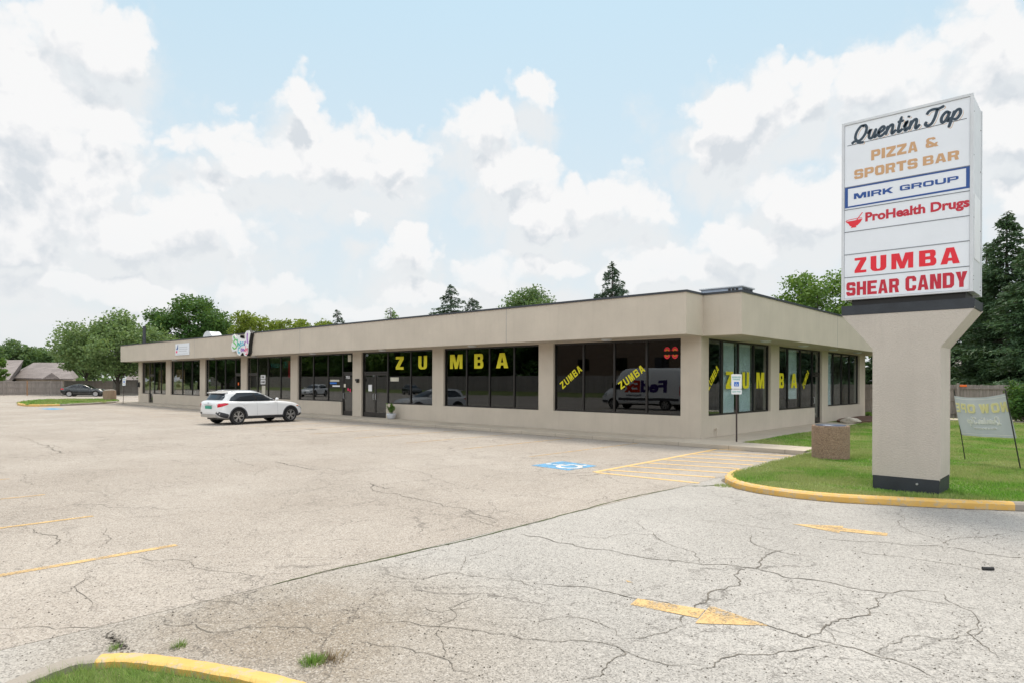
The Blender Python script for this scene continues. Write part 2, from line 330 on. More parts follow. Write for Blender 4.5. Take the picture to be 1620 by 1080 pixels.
def brick():
    t = NT('brown brick'); b = t.n('ShaderNodeTexBrick', {'Vector': t.n('ShaderNodeMapping', {'Vector': t.tc.outputs['Object'], 'Rotation': (R(90), 0, 0)}).outputs[0], 'Scale': 1., 'Color1': (.13, .07, .045, 1), 'Color2': (.19, .11, .07, 1), 'Mortar': (.2, .17, .14, 1), 'Mortar Size': .012, 'Brick Width': .22, 'Row Height': .075})
    return t.fin(t.bsdf(b.outputs[0], .9))
M['brick'] = brick()
def bannermat():
    t = NT('translucent banner fabric'); c = t.mix(t.mr(t.noise(2.2, 3), .3, .7, 0, 1), (.50, .53, .58), (.60, .63, .68))
    return t.fin(t.n('ShaderNodeMixShader', {0: .2, 1: t.bsdf(c, .6), 2: t.n('ShaderNodeBsdfTranslucent', {0: (.5, .53, .58, 1)}).outputs[0]}).outputs[0])
M['banner'] = bannermat()
M['banner_yellow'] = plain('banner cream print', (.85, .78, .42), .6); M['banner_white'] = plain('banner white print', (.80, .80, .80), .6)

# ------------------------------------------------------------------ helpers
def tag(o, label=None, cat=None, group=None, kind=None):
    for k, v in (('label', label), ('category', cat), ('group', group), ('kind', kind)):
        if v: o[k] = v
    return o
def empty(name, loc, label, cat, group=None, rz=0.):
    o = bpy.data.objects.new(name, None); COL.objects.link(o); o.location = loc; o.rotation_euler = (0, 0, rz)
    o.empty_display_size = .2; return tag(o, label, cat, group)
def offset_of(o):
    v = Vector((0, 0, 0))
    while o is not None: v += o.location; o = o.parent
    return v
def link(name, me, mats, parent=None, world=True, smooth=False):
    if not isinstance(mats, (list, tuple)): mats = [mats]
    if not len(me.materials):
        for m in mats: me.materials.append(M[m] if isinstance(m, str) else m)
    if parent is not None and world: me.transform(Matrix.Translation(-offset_of(parent)))
    if smooth: me.polygons.foreach_set('use_smooth', [True]*len(me.polygons))
    o = bpy.data.objects.new(name, me); COL.objects.link(o); o.parent = parent
    return o
class MB:
    def __init__(s): s.v = []; s.f = []; s.mi = []; s.cur = 0
    def add(s, vs, fs):
        b = len(s.v); s.v += [tuple(map(float, v)) for v in vs]
        for f in fs: s.f.append(tuple(b+i for i in f)); s.mi.append(s.cur)
        return s
    def box(s, x0, x1, y0, y1, z0, z1):
        return s.add([(x0,y0,z0),(x1,y0,z0),(x1,y1,z0),(x0,y1,z0),(x0,y0,z1),(x1,y0,z1),(x1,y1,z1),(x0,y1,z1)],
                     [(0,3,2,1),(4,5,6,7),(0,1,5,4),(1,2,6,5),(2,3,7,6),(3,0,4,7)])
    def obox(s, c, ax, ay, hx, hy, z0, z1):
        c = np.array(c, float)[:2]; ax = np.array(ax, float)[:2]; ay = np.array(ay, float)[:2]
        p = [c+ax*a*hx+ay*b*hy for a, b in ((-1,-1),(1,-1),(1,1),(-1,1))]
        return s.add([(q[0], q[1], z) for z in (z0, z1) for q in p], [(0,3,2,1),(4,5,6,7),(0,1,5,4),(1,2,6,5),(2,3,7,6),(3,0,4,7)])
    def prism(s, poly, z0, z1, caps=True):
        n = len(poly); vs = [(x, y, z0) for x, y in poly]+[(x, y, z1) for x, y in poly]
        fs = [(i, (i+1) % n, n+(i+1) % n, n+i) for i in range(n)]
        if caps: fs += [tuple(range(n-1, -1, -1)), tuple(range(n, 2*n))]
        return s.add(vs, fs)
    def flat(s, poly, z): return s.add([(p[0], p[1], z) for p in poly], [tuple(range(len(poly)))])
    def tube(s, pts, rad, n=8, cap=True):
        pts = [Vector(p) for p in pts]; rad = rad if isinstance(rad, (list, tuple)) else [rad]*len(pts); b = len(s.v); vs = []; fs = []
        for i, p in enumerate(pts):
            d = (pts[min(i+1, len(pts)-1)]-pts[max(i-1, 0)]).normalized()
            a = d.cross(Vector((0, 0, 1)) if abs(d.z) < .9 else Vector((1, 0, 0))).normalized(); c = d.cross(a)
            for k in range(n):
                t = 2*math.pi*k/n; vs.append(p+(a*math.cos(t)+c*math.sin(t))*rad[i])
        for i in range(len(pts)-1):
            for k in range(n): fs.append((i*n+k, i*n+(k+1) % n, (i+1)*n+(k+1) % n, (i+1)*n+k))
        if cap: fs += [tuple(range(n)), tuple(range(len(pts)*n-1, (len(pts)-1)*n-1, -1))]
        return s.add(vs, fs)
    def lathe(s, prof, c=(0, 0, 0), n=24, axis='z', caps=True):
        vs = []; fs = []
        for r, h in prof:
            for k in range(n):
                t = 2*math.pi*k/n
                vs.append((c[0]+r*math.cos(t), c[1]+r*math.sin(t), c[2]+h) if axis == 'z' else (c[0]+r*math.cos(t), c[1]+h, c[2]+r*math.sin(t)))
        for i in range(len(prof)-1):
            for k in range(n): fs.append((i*n+k, i*n+(k+1) % n, (i+1)*n+(k+1) % n, (i+1)*n+k))
        if caps: fs += [tuple(range(n-1, -1, -1)), tuple(range((len(prof)-1)*n, len(prof)*n))]
        return s.add(vs, fs)
    def grid(s, P):
        r, c = len(P), len(P[0]); return s.add([p for row in P for p in row], [(i*c+j, i*c+j+1, (i+1)*c+j+1, (i+1)*c+j) for i in range(r-1) for j in range(c-1)])
    def mesh(s, name, fixn=False, bevel=0.):
        me = bpy.data.meshes.new(name); me.from_pydata(s.v, [], s.f); me.polygons.foreach_set('material_index', s.mi)
        if fixn or bevel:
            bm = bmesh.new(); bm.from_mesh(me)
            if bevel:
                ed = [e for e in bm.edges if len(e.link_faces) == 2 and e.calc_face_angle(0) > .7]
                bmesh.ops.bevel(bm, geom=ed, offset=bevel, segments=2, affect='EDGES', profile=.6, clamp_overlap=True)
            bmesh.ops.recalc_face_normals(bm, faces=bm.faces); bm.to_mesh(me); bm.free()
        me.update(); return me
    def build(s, name, mats, parent=None, world=True, smooth=False, fixn=True, bevel=0.):
        return link(name, s.mesh(name, fixn, bevel), mats, parent, world, smooth)
def fast_mesh(name, verts, fsize, nf, mats=None):
    me = bpy.data.meshes.new(name); nv = len(verts); me.vertices.add(nv); me.vertices.foreach_set('co', verts.astype(np.float32).ravel())
    me.loops.add(nf*fsize); me.loops.foreach_set('vertex_index', np.arange(nf*fsize, dtype=np.int32))
    me.polygons.add(nf); me.polygons.foreach_set('loop_start', np.arange(0, nf*fsize, fsize, dtype=np.int32))
    me.update(calc_edges=True); return me
def catmull(pts, k=6, closed=False):
    P = [np.array(p, float) for p in pts]; n = len(P); out = []
    for i in range(n if closed else n-1):
        p0 = P[(i-1) % n] if closed or i > 0 else P[0]; p1 = P[i]; p2 = P[(i+1) % n]; p3 = P[(i+2) % n] if closed or i+2 < n else P[-1]
        for j in range(k):
            t = j/k; out.append(.5*((2*p1)+(-p0+p2)*t+(2*p0-5*p1+4*p2-p3)*t*t+(-p0+3*p1-3*p2+p3)*t**3))
    if not closed: out.append(P[-1])
    return out

# ---- lettering: outlines and strokes laid on any plane
def curve_tris(splines=None, strokes=None, text=None, rad=.1, bold=0.):
    cu = bpy.data.curves.new('tmp', 'FONT' if text else 'CURVE')
    if text: cu.body = text; cu.offset = bold; cu.resolution_u = 3
    elif splines is not None:
        cu.dimensions = '2D'; cu.fill_mode = 'BOTH'
        for sp in splines:
            s = cu.splines.new('POLY'); s.points.add(len(sp)-1); s.use_cyclic_u = True
            for i, p in enumerate(sp): s.points[i].co = (p[0], p[1], 0, 1)
    if text or splines is not None:
        cu.extrude = .5
        o = bpy.data.objects.new('tmp', cu); COL.objects.link(o)
        dg = bpy.context.evaluated_depsgraph_get(); dg.update(); me = bpy.data.meshes.new_from_object(o.evaluated_get(dg), depsgraph=dg)
        vs = [tuple(v.co) for v in me.vertices]; fs = [tuple(p.vertices) for p in me.polygons]
        bpy.data.objects.remove(o); bpy.data.curves.remove(cu); bpy.data.meshes.remove(me); return vs, fs
    return [], []
def ribbon(pts, w, z0=-.5, z1=.5, ends=True):
    P = [np.array(p, float) for p in pts]; n = len(P); Lf = []; Rt = []
    for i in range(n):
        d = P[min(i+1, n-1)]-P[max(i-1, 0)]; d = d/(np.linalg.norm(d)+1e-9); nn = np.array([-d[1], d[0]])
        ww = w*(.55 if ends and i in (0, n-1) else 1)/2; Lf.append(P[i]+nn*ww); Rt.append(P[i]-nn*ww)
    vs = [(p[0], p[1], z) for z in (z0, z1) for p in Lf+Rt]; fs = []
    for i in range(n-1):
        fs += [(i, n+i, n+i+1, i+1), (2*n+i, 2*n+i+1, 3*n+i+1, 3*n+i), (i, i+1, 2*n+i+1, 2*n+i), (n+i, 3*n+i, 3*n+i+1, n+i+1)]
    return vs, fs
def ch(x0, y0, x1, y1, c, rev=False):
    p = [(x0+c, y0), (x1-c, y0), (x1, y0+c), (x1, y1-c), (x1-c, y1), (x0+c, y1), (x0, y1-c), (x0, y0+c)]
    return p[::-1] if rev else p
def glyph(c, s=.3, b=.24):
    k = .13; h = .5
    if c == 'Z': return [[(0,1),(1,1),(1,1-b),(s*1.35,b),(1,b),(1,0),(0,0),(0,b),(1-s*1.35,1-b),(0,1-b)]]
    if c == 'U': return [[(0,1),(0,k*1.6),(.1,.06),(.28,0),(.72,0),(.9,.06),(1,k*1.6),(1,1),(1-s,1),(1-s,b+.06),(1-s-.06,b*.8),(s+.06,b*.8),(s,b+.06),(s,1)]]
    if c == 'M': return [[(0,0),(0,1),(s*1.35,1),(.5,.42),(1-s*1.35,1),(1,1),(1,0),(1-s*.85,0),(1-s*.85,.6),(.6,0),(.4,0),(s*.85,.6),(s*.85,0)]]
    if c == 'B': return [[(0,0),(0,1),(.8,1),(.93,.93),(.96,.8),(.96,.66),(.87,.53),(.97,.44),(1,.32),(1,.17),(.93,.05),(.8,0)], [(s,.8),(1-s,.8),(1-s+.02,.62),(1-s-.04,.6),(s,.6)], [(s,.41),(1-s,.41),(1-s+.03,.36),(1-s+.03,.22),(1-s,.19),(s,.19)]]
    if c == 'A': return [[(0,0),(.3,1),(.7,1),(1,0),(1-s*.95,0),(1-s*.95-.05,.19),(s*.95+.05,.19),(s*.95,0)], [(.40,.37),(.60,.37),(.5,.76)]]
    if c == 'P': return [[(0,0),(0,1),(.82,1),(1,.88),(1,.47),(.82,.34),(s,.34),(s,0)], [(s,.79),(1-s,.79),(1-s,.55),(s,.55)]]
    if c == 'R': return [[(0,0),(0,1),(.82,1),(1,.88),(1,.52),(.86,.42),(1,0),(1-s*1.05,0),(1-s*1.3,.35),(s,.35),(s,0)], [(s,.79),(1-s,.79),(1-s,.56),(s,.56)]]
    if c == 'I': return [[(0,0),(0,1),(1,1),(1,0)]]
    if c == 'S': return [[(0,.3),(0,.14),(.14,0),(.86,0),(1,.14),(1,.48),(.86,.6),(s,.6),(s,.78),(1-s,.78),(1-s,.68),(1,.68),(1,.86),(.86,1),(.14,1),(0,.86),(0,.52),(.14,.4),(1-s,.4),(1-s,.22),(s,.22),(s,.3)]]
    if c == 'O': return [ch(0,0,1,1,.17), ch(s,.23,1-s,.77,.06)]
    if c == 'T': return [[(0,1),(1,1),(1,1-b),(.5+s*.55,1-b),(.5+s*.55,0),(.5-s*.55,0),(.5-s*.55,1-b),(0,1-b)]]
    if c == 'K': return [[(0,0),(0,1),(s,1),(s,.62),(.66,1),(1,1),(.62,.54),(1,0),(1-s*1.15,0),(.42,.36),(s,.26),(s,0)]]
    if c == 'G': return [[(1,.68),(1,.85),(.84,1),(.16,1),(0,.85),(0,.15),(.16,0),(1,0),(1,.55),(.5,.55),(.5,.36),(1-s,.36),(1-s,.22),(s+.04,.22),(s,.27),(s,.73),(s+.04,.78),(1-s,.78),(1-s,.68)]]
    if c == 'C': return [[(1,.64),(1,.85),(.82,1),(.18,1),(0,.85),(0,.15),(.18,0),(.82,0),(1,.15),(1,.36),(1-s,.36),(1-s,.22),(1-s-.05,.18),(s+.05,.18),(s,.22),(s,.78),(s+.05,.82),(1-s-.05,.82),(1-s,.78),(1-s,.64)]]
    if c == 'E': return [[(0,0),(0,1),(1,1),(1,.8),(s*1.1,.8),(s*1.1,.6),(.9,.6),(.9,.41),(s*1.1,.41),(s*1.1,.2),(1,.2),(1,0)]]
    if c == 'N': return [[(0,0),(0,1),(s*1.25,1),(1-s,.42),(1-s,1),(1,1),(1,0),(1-s*1.25,0),(s,.58),(s,0)]]
    if c == 'D': return [[(0,0),(0,1),(.78,1),(1,.83),(1,.17),(.78,0)], [(s,.8),(1-s-.05,.8),(1-s,.75),(1-s,.25),(1-s-.05,.2),(s,.2)]]
    if c == 'Y': return [[(.5-s*.55,0),(.5-s*.55,.38),(0,1),(s*1.2,1),(.5,.6),(1-s*1.2,1),(1,1),(.5+s*.55,.38),(.5+s*.55,0)]]
    if c == 'H': return [[(0,0),(0,1),(s,1),(s,.6),(1-s,.6),(1-s,1),(1,1),(1,0),(1-s,0),(1-s,.4),(s,.4),(s,0)]]
    if c == '&': return [[(1,0),(.72,0),(.66,.06),(.55,0),(.14,0),(0,.13),(0,.4),(.1,.52),(.04,.6),(.04,.86),(.2,1),(.62,1),(.76,.88),(.76,.74),(.52,.74),(.52,.82),(.28,.82),(.28,.66),(.4,.6),(.7,.33),(.78,.42),(.96,.42),(.86,.2)], [(.26,.38),(.5,.2),(.26,.2)]]
    if c == 'W': return [[(0,1),(.2,0),(.4,0),(.5,.5),(.6,0),(.8,0),(1,1),(.77,1),(.69,.45),(.6,1),(.4,1),(.31,.45),(.23,1)]]
    raise KeyError(c)
class Letters:
    """collects lettering on a plane: fn(u, v, w) -> world point"""
    def __init__(s, fn, th=.006): s.m = MB(); s.fn = fn; s.th = th
    def put(s, vs, fs, f2): s.m.add([s.fn(*f2(v)) for v in vs], fs); return s
    def g(L_, c, u0, u1, v0, v1, rot=0., **k):
        vs, fs = curve_tris(splines=glyph(c, **k)); cu, cv = (u0+u1)/2, (v0+v1)/2
        def f2(p):
            a, b = (p[0]-.5)*(u1-u0), (p[1]-.5)*(v1-v0); return (cu+a*math.cos(rot)-b*math.sin(rot), cv+a*math.sin(rot)+b*math.cos(rot), p[2]*L_.th)
        return L_.put(vs, fs, f2)
    def word(L_, txt, u0, u1, v0, v1, gap=.16, widths=None, **k):
        ws = [(widths or {}).get(c, .38 if c in 'I ' else 1.) for c in txt]; tot = sum(ws)+gap*(len(ws)-1); u = u0; sc = (u1-u0)/tot
        for c, w in zip(txt, ws):
            if c != ' ':
                kk = dict(k)
                L_.g(c, u, u+w*sc, v0, v1, **kk)
            u += (w+gap)*sc
        return L_
    def text(s, txt, u0, u1, v0, v1, bold=.02, base=True, full=None):
        vs, fs = curve_tris(text=txt, bold=bold); X = [v[0] for v in vs]; Y = [v[1] for v in vs]; xa, xb = min(X), max(X); ya, yb = (min(Y), max(Y)) if full is None else full
        return s.put(vs, fs, lambda p: (u0+(p[0]-xa)/(xb-xa)*(u1-u0), v0+(p[1]-ya)/(yb-ya)*(v1-v0), p[2]*s.th))
    def stroke(s, pts, w, k=6, smooth=True, f2=lambda p: p):
        P = catmull(pts, k) if smooth else [np.array(p, float) for p in pts]
        vs, fs = ribbon(P, w); j = len(s.m.v) % 7
        return s.put(vs, fs, lambda p: f2((p[0], p[1]))+(p[2]*s.th*(1+.02*j),))
    def poly(s, pl): vs, fs = curve_tris(splines=pl); return s.put(vs, fs, lambda p: (p[0], p[1], p[2]*s.th))
    def disc(s, u, v, r, n=16): return s.poly([[(u+r*math.cos(t*2*math.pi/n), v+r*math.sin(t*2*math.pi/n)) for t in range(n)]])
    def build(s, name, mat, parent, world=True): return s.m.build(name, mat, parent, world)
SCRIPT = {'Q': (1.25, [[(.75,1.5),(.45,1.55),(.15,1.05),(.1,.45),(.35,.05),(.7,.1),(1.0,.6),(1.05,1.2),(.85,1.55),(.6,1.5)], [(-.15,-.15),(.1,.05),(.35,.0),(.6,-.2),(1.05,-.22)]]),
 'u': (.95, [[(.0,.55),(.2,.95),(.18,.3),(.32,.03),(.55,.12),(.75,.95)], [(.75,.95),(.68,.3),(.78,.03),(1.0,.35)]]),
 'e': (.75, [[(.05,.4),(.45,.55),(.58,.82),(.4,.98),(.15,.75),(.08,.35),(.28,.02),(.55,.1),(.8,.4)]]),
 'n': (.95, [[(.12,.95),(.1,0)], [(.1,.3),(.3,.85),(.52,.95),(.62,.7),(.6,.2),(.72,.02),(.97,.35)]]),
 't': (.65, [[(.3,1.6),(.22,.3),(.35,.02),(.62,.3)], [(.02,1.08),(.58,1.12)]]),
 'i': (.5, [[(.02,.4),(.22,.95),(.16,.3),(.28,.02),(.52,.35)], [(.3,1.3),(.34,1.48)]]),
 'T': (1.25, [[(-.05,1.15),(.1,1.45),(.45,1.55),(.9,1.5),(1.35,1.65)], [(.8,1.5),(.72,.7),(.55,.15),(.25,0),(.0,.2),(.08,.45)]]),
 'a': (.85, [[(.62,.85),(.35,.98),(.08,.55),(.15,.08),(.42,.08),(.62,.6),(.68,.95)], [(.68,.95),(.6,.3),(.7,.03),(.9,.35)]]),
 'p': (.9, [[(.2,.95),(.12,.2),(.0,-.65)], [(.15,.35),(.35,.88),(.62,.95),(.75,.55),(.55,.1),(.25,.1)]]), ' ': (.5, [])}
def script_word(Lt, txt, u0, u1, v0, xh, w, shear=.3, mirror=False):
    tot = sum(SCRIPT[c][0] for c in txt)+.25; sc = (u1-u0)/tot; u = 0.
    for c in txt:
        for st in SCRIPT[c][1]:
            Lt.stroke([(u0+(u+p[0]+shear*p[1]*.6)*sc, v0+p[1]*xh) for p in st], w, 5)
        u += SCRIPT[c][0]
    return Lt

# ================================================================== THE SETTING
# ground to the horizon
gm = MB().flat([(-900,-900),(900,-900),(900,900),(-900,900)], -.06).build('ground', 'soil'); tag(gm, kind='structure')
lot = MB().flat([(-130,-46),(3.85,-46),(3.85,.2),(-51,.2),(-51,60),(-130,60)], 0).build('parking_lot', 'lot'); tag(lot, kind='structure')
drv = MB().flat([(3.854,-46),(90,-46),(90,2),(3.854,2)], -.001).build('driveway', 'drive'); tag(drv, kind='structure')
# sidewalk along both fronts
sw = MB().prism([(-51.6,-1.0),(-51.0,-1.5),(3.72,-1.5),(3.72,-.22),(1.42,-.22),(1.42,12.6),(-.2,12.6),(-.2,.2),(-50.6,.2),(-51.6,.2)], -.05, .12).build('sidewalk', 'concrete', bevel=.015); tag(sw, kind='structure')
sw2 = MB().box(-8, 60, 18.6, 20.4, .1, .155).build('path', 'concrete'); tag(sw2, kind='structure')

def kerb(pts, name, mat, w=.17, h=.14, closed=False, k=8, inward=1, paint=None):
    P = catmull([(p[0], p[1]) for p in pts], k, closed); n = len(P); m = MB(); prof = [(0, -.06), (.0, h*.72), (.035, h*.96), (.07, h), (w*.85, h), (w, h*.93), (w, -.06)]; rows = []
    for i in range(n):
        a = P[(i-1) % n] if closed or i > 0 else P[0]; b = P[(i+1) % n] if closed or i < n-1 else P[-1]
        d = (b-a)/np.linalg.norm(b-a); nn = np.array([-d[1], d[0]])*inward; j = .004*math.sin(i*1.7)
        rows.append([(P[i][0]+nn[0]*(q[0]+j), P[i][1]+nn[1]*(q[0]+j), q[1]) for q in prof])
    if closed: rows.append(rows[0])
    m.grid(rows)
    if not closed:
        for r in (rows[0], rows[-1]): m.add(r, [tuple(range(len(r)))])
    if paint:   # rows k*a to k*b carry yellow paint
        for i in range(len(rows)-1):
            for j in range(len(prof)-1): m.mi[i*(len(prof)-1)+j] = 1 if paint[0]*k <= i < paint[1]*k else 0
    o = m.build(name, [mat, 'kerb_yellow'] if paint else mat, smooth=False); return tag(o, kind='structure')
grey_k = [(3.87,-1.55),(3.87,-3.2),(3.88,-5.0),(3.92,-6.4)]
yel_k = [(3.92,-6.4),(4.0,-6.95),(4.25,-7.6),(4.75,-8.15),(5.5,-8.42),(6.4,-8.36),(7.2,-8.02),(7.92,-7.66),(8.7,-7.2)]
far_k = [(8.7,-7.2),(10.5,-6.1),(14,-4.0),(24,2.0)]
kerb(grey_k+yel_k[1:]+far_k[1:], 'kerb', 'curb', w=.18, h=.125, paint=(len(grey_k)-1, len(grey_k)+len(yel_k)-2))
lawn_edge = [tuple(p) for p in catmull(grey_k+yel_k[1:]+far_k[1:], 6)]
def inset(edge, d):
    out = []
    for i, p in enumerate(edge):
        a = np.array(edge[max(i-1, 0)]); b = np.array(edge[min(i+1, len(edge)-1)]); t = (b-a)/np.linalg.norm(b-a); out.append((p[0]-t[1]*d, p[1]+t[0]*d))
    return out
le = inset(lawn_edge, .12)
lawn_poly = le+[(60, 24), (60, 60), (-60, 60), (-60, 21), (-.3, 21), (-.3, 12.7), (1.44, 12.7), (1.44, -.2), (3.74, -.2), (3.74, -1.5)]
lw = MB().flat(lawn_poly, .115).build('lawn', 'soil'); tag(lw, kind='structure')

def in_poly(x, y, poly):
    poly = np.array(poly); ins = np.zeros(len(x), bool); j = len(poly)-1
    for i in range(len(poly)):
        xi, yi = poly[i]; xj, yj = poly[j]
        c = ((yi > y) != (yj > y)) & (x < (xj-xi)*(y-yi)/((yj-yi) if yj != yi else 1e-9)+xi); ins ^= c; j = i
    return ins
def blades(name, poly, box, n, hmin, hmax, wmin, wmax, z, mat, near=None, seed=1, patch=True):
    rg = np.random.default_rng(seed)
    x = rg.uniform(box[0], box[1], n); y = rg.uniform(box[2], box[3], n)
    if near is not None:   # thin out with distance
        d = np.hypot(x-CX, y-CY); k = rg.uniform(0, 1, n) < np.clip((near/d)**1.3, .05, 1); x, y = x[k], y[k]
    k = in_poly(x, y, poly); x, y = x[k], y[k]; n = len(x); d = np.hypot(x-CX, y-CY)
    h = rg.uniform(hmin, hmax, n); w = rg.uniform(wmin, wmax, n)*np.clip(d/9, .8, 3); a = rg.uniform(0, 2*math.pi, n); la = rg.uniform(0, 2*math.pi, n); ln = rg.uniform(.1, .9, n)*h
    if patch: h = h*(.75+.5*(np.sin(x*1.7+np.sin(y*1.3)*2)*.5+.5))
    V = np.zeros((n, 3, 3)); V[:, 0] = np.stack([x-np.cos(a)*w/2, y-np.sin(a)*w/2, np.full(n, z)], 1); V[:, 1] = np.stack([x+np.cos(a)*w/2, y+np.sin(a)*w/2, np.full(n, z)], 1)
    V[:, 2] = np.stack([x+np.cos(la)*ln, y+np.sin(la)*ln, z+h], 1)
    me = fast_mesh(name, V.reshape(-1, 3), 3, n); o = link(name, me, mat); return tag(o, kind='stuff')
g1 = blades('grass', lawn_poly, (1.5, 22, -8.6, 20.5), 1500000, .025, .06, .008, .016, .11, 'grass', near=11, seed=2)
tag(g1, 'mown lawn with dry patches around the tall roadside sign', 'grass')

# near island at the lower left
isl = [gr(-60,1120,.14)[:2], gr(-10,1082,.14)[:2], gr(45,1058,.14)[:2], gr(110,1036,.14)[:2], gr(165,1029,.14)[:2], gr(225,1027.5,.14)[:2], gr(300,1036,.14)[:2], gr(420,1056,.14)[:2], gr(510,1080,.14)[:2]]
kA = [tuple(p) for p in isl]; cx0 = .5*(kA[0][0]+kA[-1][0])+1.2; 
fullk = kA+[(kA[-1][0]+.6, kA[-1][1]+.1), (kA[-1][0]+1.6, kA[-1][1]-.3), (kA[-1][0]+2.3, kA[-1][1]-1.3), (8.3,-22), (6.6,-23), (5.0,-22), (kA[0][0]+.1, kA[0][1]-1.0)]
dense = [tuple(p) for p in catmull(fullk, 6, True)]
kerb(fullk, 'kerb', 'curb', w=.165, h=.14, closed=True, inward=-1, paint=(4, 12))
ctr = np.mean(np.array(dense), 0)
def ins2(P, d):
    o = []; n = len(P)
    for i in range(n):
        a, b = np.array(P[i-1]), np.array(P[(i+1) % n]); t = (b-a)/np.linalg.norm(b-a); o.append((P[i][0]+t[1]*d, P[i][1]-t[0]*d))
    return o
inner = ins2(dense, .12)
ig = MB().flat(inner, .09).build('island_ground', 'soil'); tag(ig, kind='structure')
inner2 = ins2(dense, .19)
g2 = blades('grass', inner2, (4, 7.6, -20.6, -17.2), 90000, .05, .12, .004, .008, .085, 'grass_near', seed=5)
tag(g2, 'long green grass on the kerbed island at the lower left corner', 'grass')
# far left island
fi_near = [gr(27,639.5)[:2], gr(45,642.3)[:2], gr(95,641.6)[:2], gr(165,638.2)[:2], gr(188,635.8)[:2]]
fi_far = [gr(172,633.2)[:2], gr(130,633.6)[:2], gr(80,634.6)[:2], gr(44,636.8)[:2]]
fi = [tuple(p) for p in fi_near+fi_far]
kerb(fi, 'kerb', 'curb', w=.25, h=.16, k=5, closed=True, inward=1, paint=(0, 2))
fg = MB().flat([tuple(p) for p in catmull(fi, 4, True)], .13).build('island_ground', 'soil'); tag(fg, kind='structure')
g3 = blades('grass', fi, (-66, -44, -12, 6), 60000, .06, .16, .05, .1, .12, 'grass', seed=6); tag(g3, 'grass strip on the far left parking island', 'grass')
# kerbed verge by the left fence
vp = [gr(205,624.5)[:2], gr(235,624.6)[:2]]

# ---- painted markings, 4 mm sheets
def paint(polys, name, mat, z=.004):
    m = MB()
    for p in polys: m.flat([(q[0], q[1]) for q in p], z)
    return tag(m.build(name, mat, fixn=False), kind='structure')
def lineq(x0, y0, x1, y1, w=.11):
    d = np.array([x1-x0, y1-y0]); d = d/np.linalg.norm(d); n = np.array([-d[1], d[0]])*w/2
    return [(x0+n[0], y0+n[1]), (x0-n[0], y0-n[1]), (x1-n[0], y1-n[1]), (x1+n[0], y1+n[1])]
near_lines = [lineq(1.6, -18.6, 1.6, -16.75), lineq(-1.0, -19, -1.0, -16.9, .1)]
paint(near_lines, 'painted_line', 'line_yellow')
paint([lineq(-1.35-2.62*i, -6.9+.15*math.sin(i), -1.35-2.62*i, -1.62) for i in range(19) if i != 99], 'painted_line', 'line_faint')
paint([lineq(-3.6-2.62*i, -19.5, -3.6-2.62*i, -16.9) for i in range(16)], 'painted_line', 'line_faint')
hx0, hx1 = 1.35, 3.8
hatch = [lineq(1.55, -8.15, 1.3, -1.65, .13), lineq(1.62, -8.16, 3.9, -8.0, .13)]
for i in range(8):
    y = -7.4+i*.86; hatch.append(lineq(1.58-.03*i, y-.25, 3.78, y+.35, .125))
M['line_hatch'] = worn('hatched bay road paint', (.68, .46, .2), .56, .74)
paint(hatch, 'painted_line', 'line_hatch')
# blue accessible bay square with white symbol
bq = [gr(840,735.5)[:2], gr(890,728.8)[:2], gr(945,736.3)[:2], gr(899,743.4)[:2]]
paint([bq], 'painted_square', 'line_blue')
B0, B1, B2, B3 = [np.array(b) for b in bq]
def bay(u, v, w=0.):   # u to the right of the symbol, v its height, seen from the lane
    p = B3*(1-u)*(1-v)+B2*u*(1-v)+B1*u*v+B0*(1-u)*v; return (p[0], p[1], .009+w*.2)
def isa(Lt, a=1., cx=.5, cy=.5, w=.09):
    f = lambda p: (cx+(p[0]-.5)*a, cy+(p[1]-.5)*a)
    Lt.stroke([f(p) for p in ((.42,.76),(.45,.48),(.68,.48),(.80,.2),(.9,.22))], w*a, smooth=False)
    Lt.stroke([f(p) for p in ((.44,.62),(.64,.62))], w*a, smooth=False)
    Lt.stroke([f(p) for p in ((.36,.56),(.22,.42),(.2,.24),(.34,.1),(.54,.1),(.66,.24),(.68,.34))], w*a)
    Lt.disc(*f((.42,.88)), .065*a); return Lt
o = isa(Letters(bay, .004), 1., w=.1).build('painted_symbol', 'line_white', None); tag(o, kind='structure')
fb = [gr(60,646)[:2], gr(82,644.6)[:2], gr(104,646)[:2], gr(84,647.6)[:2]]
paint([fb], 'painted_square', 'line_blue')
# direction arrows on the driveway
def arrow(tail, tip, w, hw, hl, gap=0.):
    t = np.array(tail); p = np.array(tip); d = (p-t)/np.linalg.norm(p-t); n = np.array([-d[1], d[0]]); b = p-d*hl
    a = [[t+n*w/2, t-n*w/2, b-d*gap-n*w*.62, b-d*gap+n*w*.62], [b+n*hw/2, b-n*hw/2, p]]
    return [[tuple(q) for q in s] for s in a]
a1t, a1p = gr(1003,951)[:2], gr(1216,989.5)[:2]
a2t, a2p = gr(1404,845)[:2], gr(1252,828)[:2]
paint(arrow(a1t, a1p, .19, .50, .52, .01)+arrow(a2t, a2p, .19, .50, .62, .0)+[[tuple(gr(990,917)[:2]), tuple(gr(1001,921)[:2]), tuple(gr(992,920)[:2])]], 'painted_arrow', 'line_yellow')

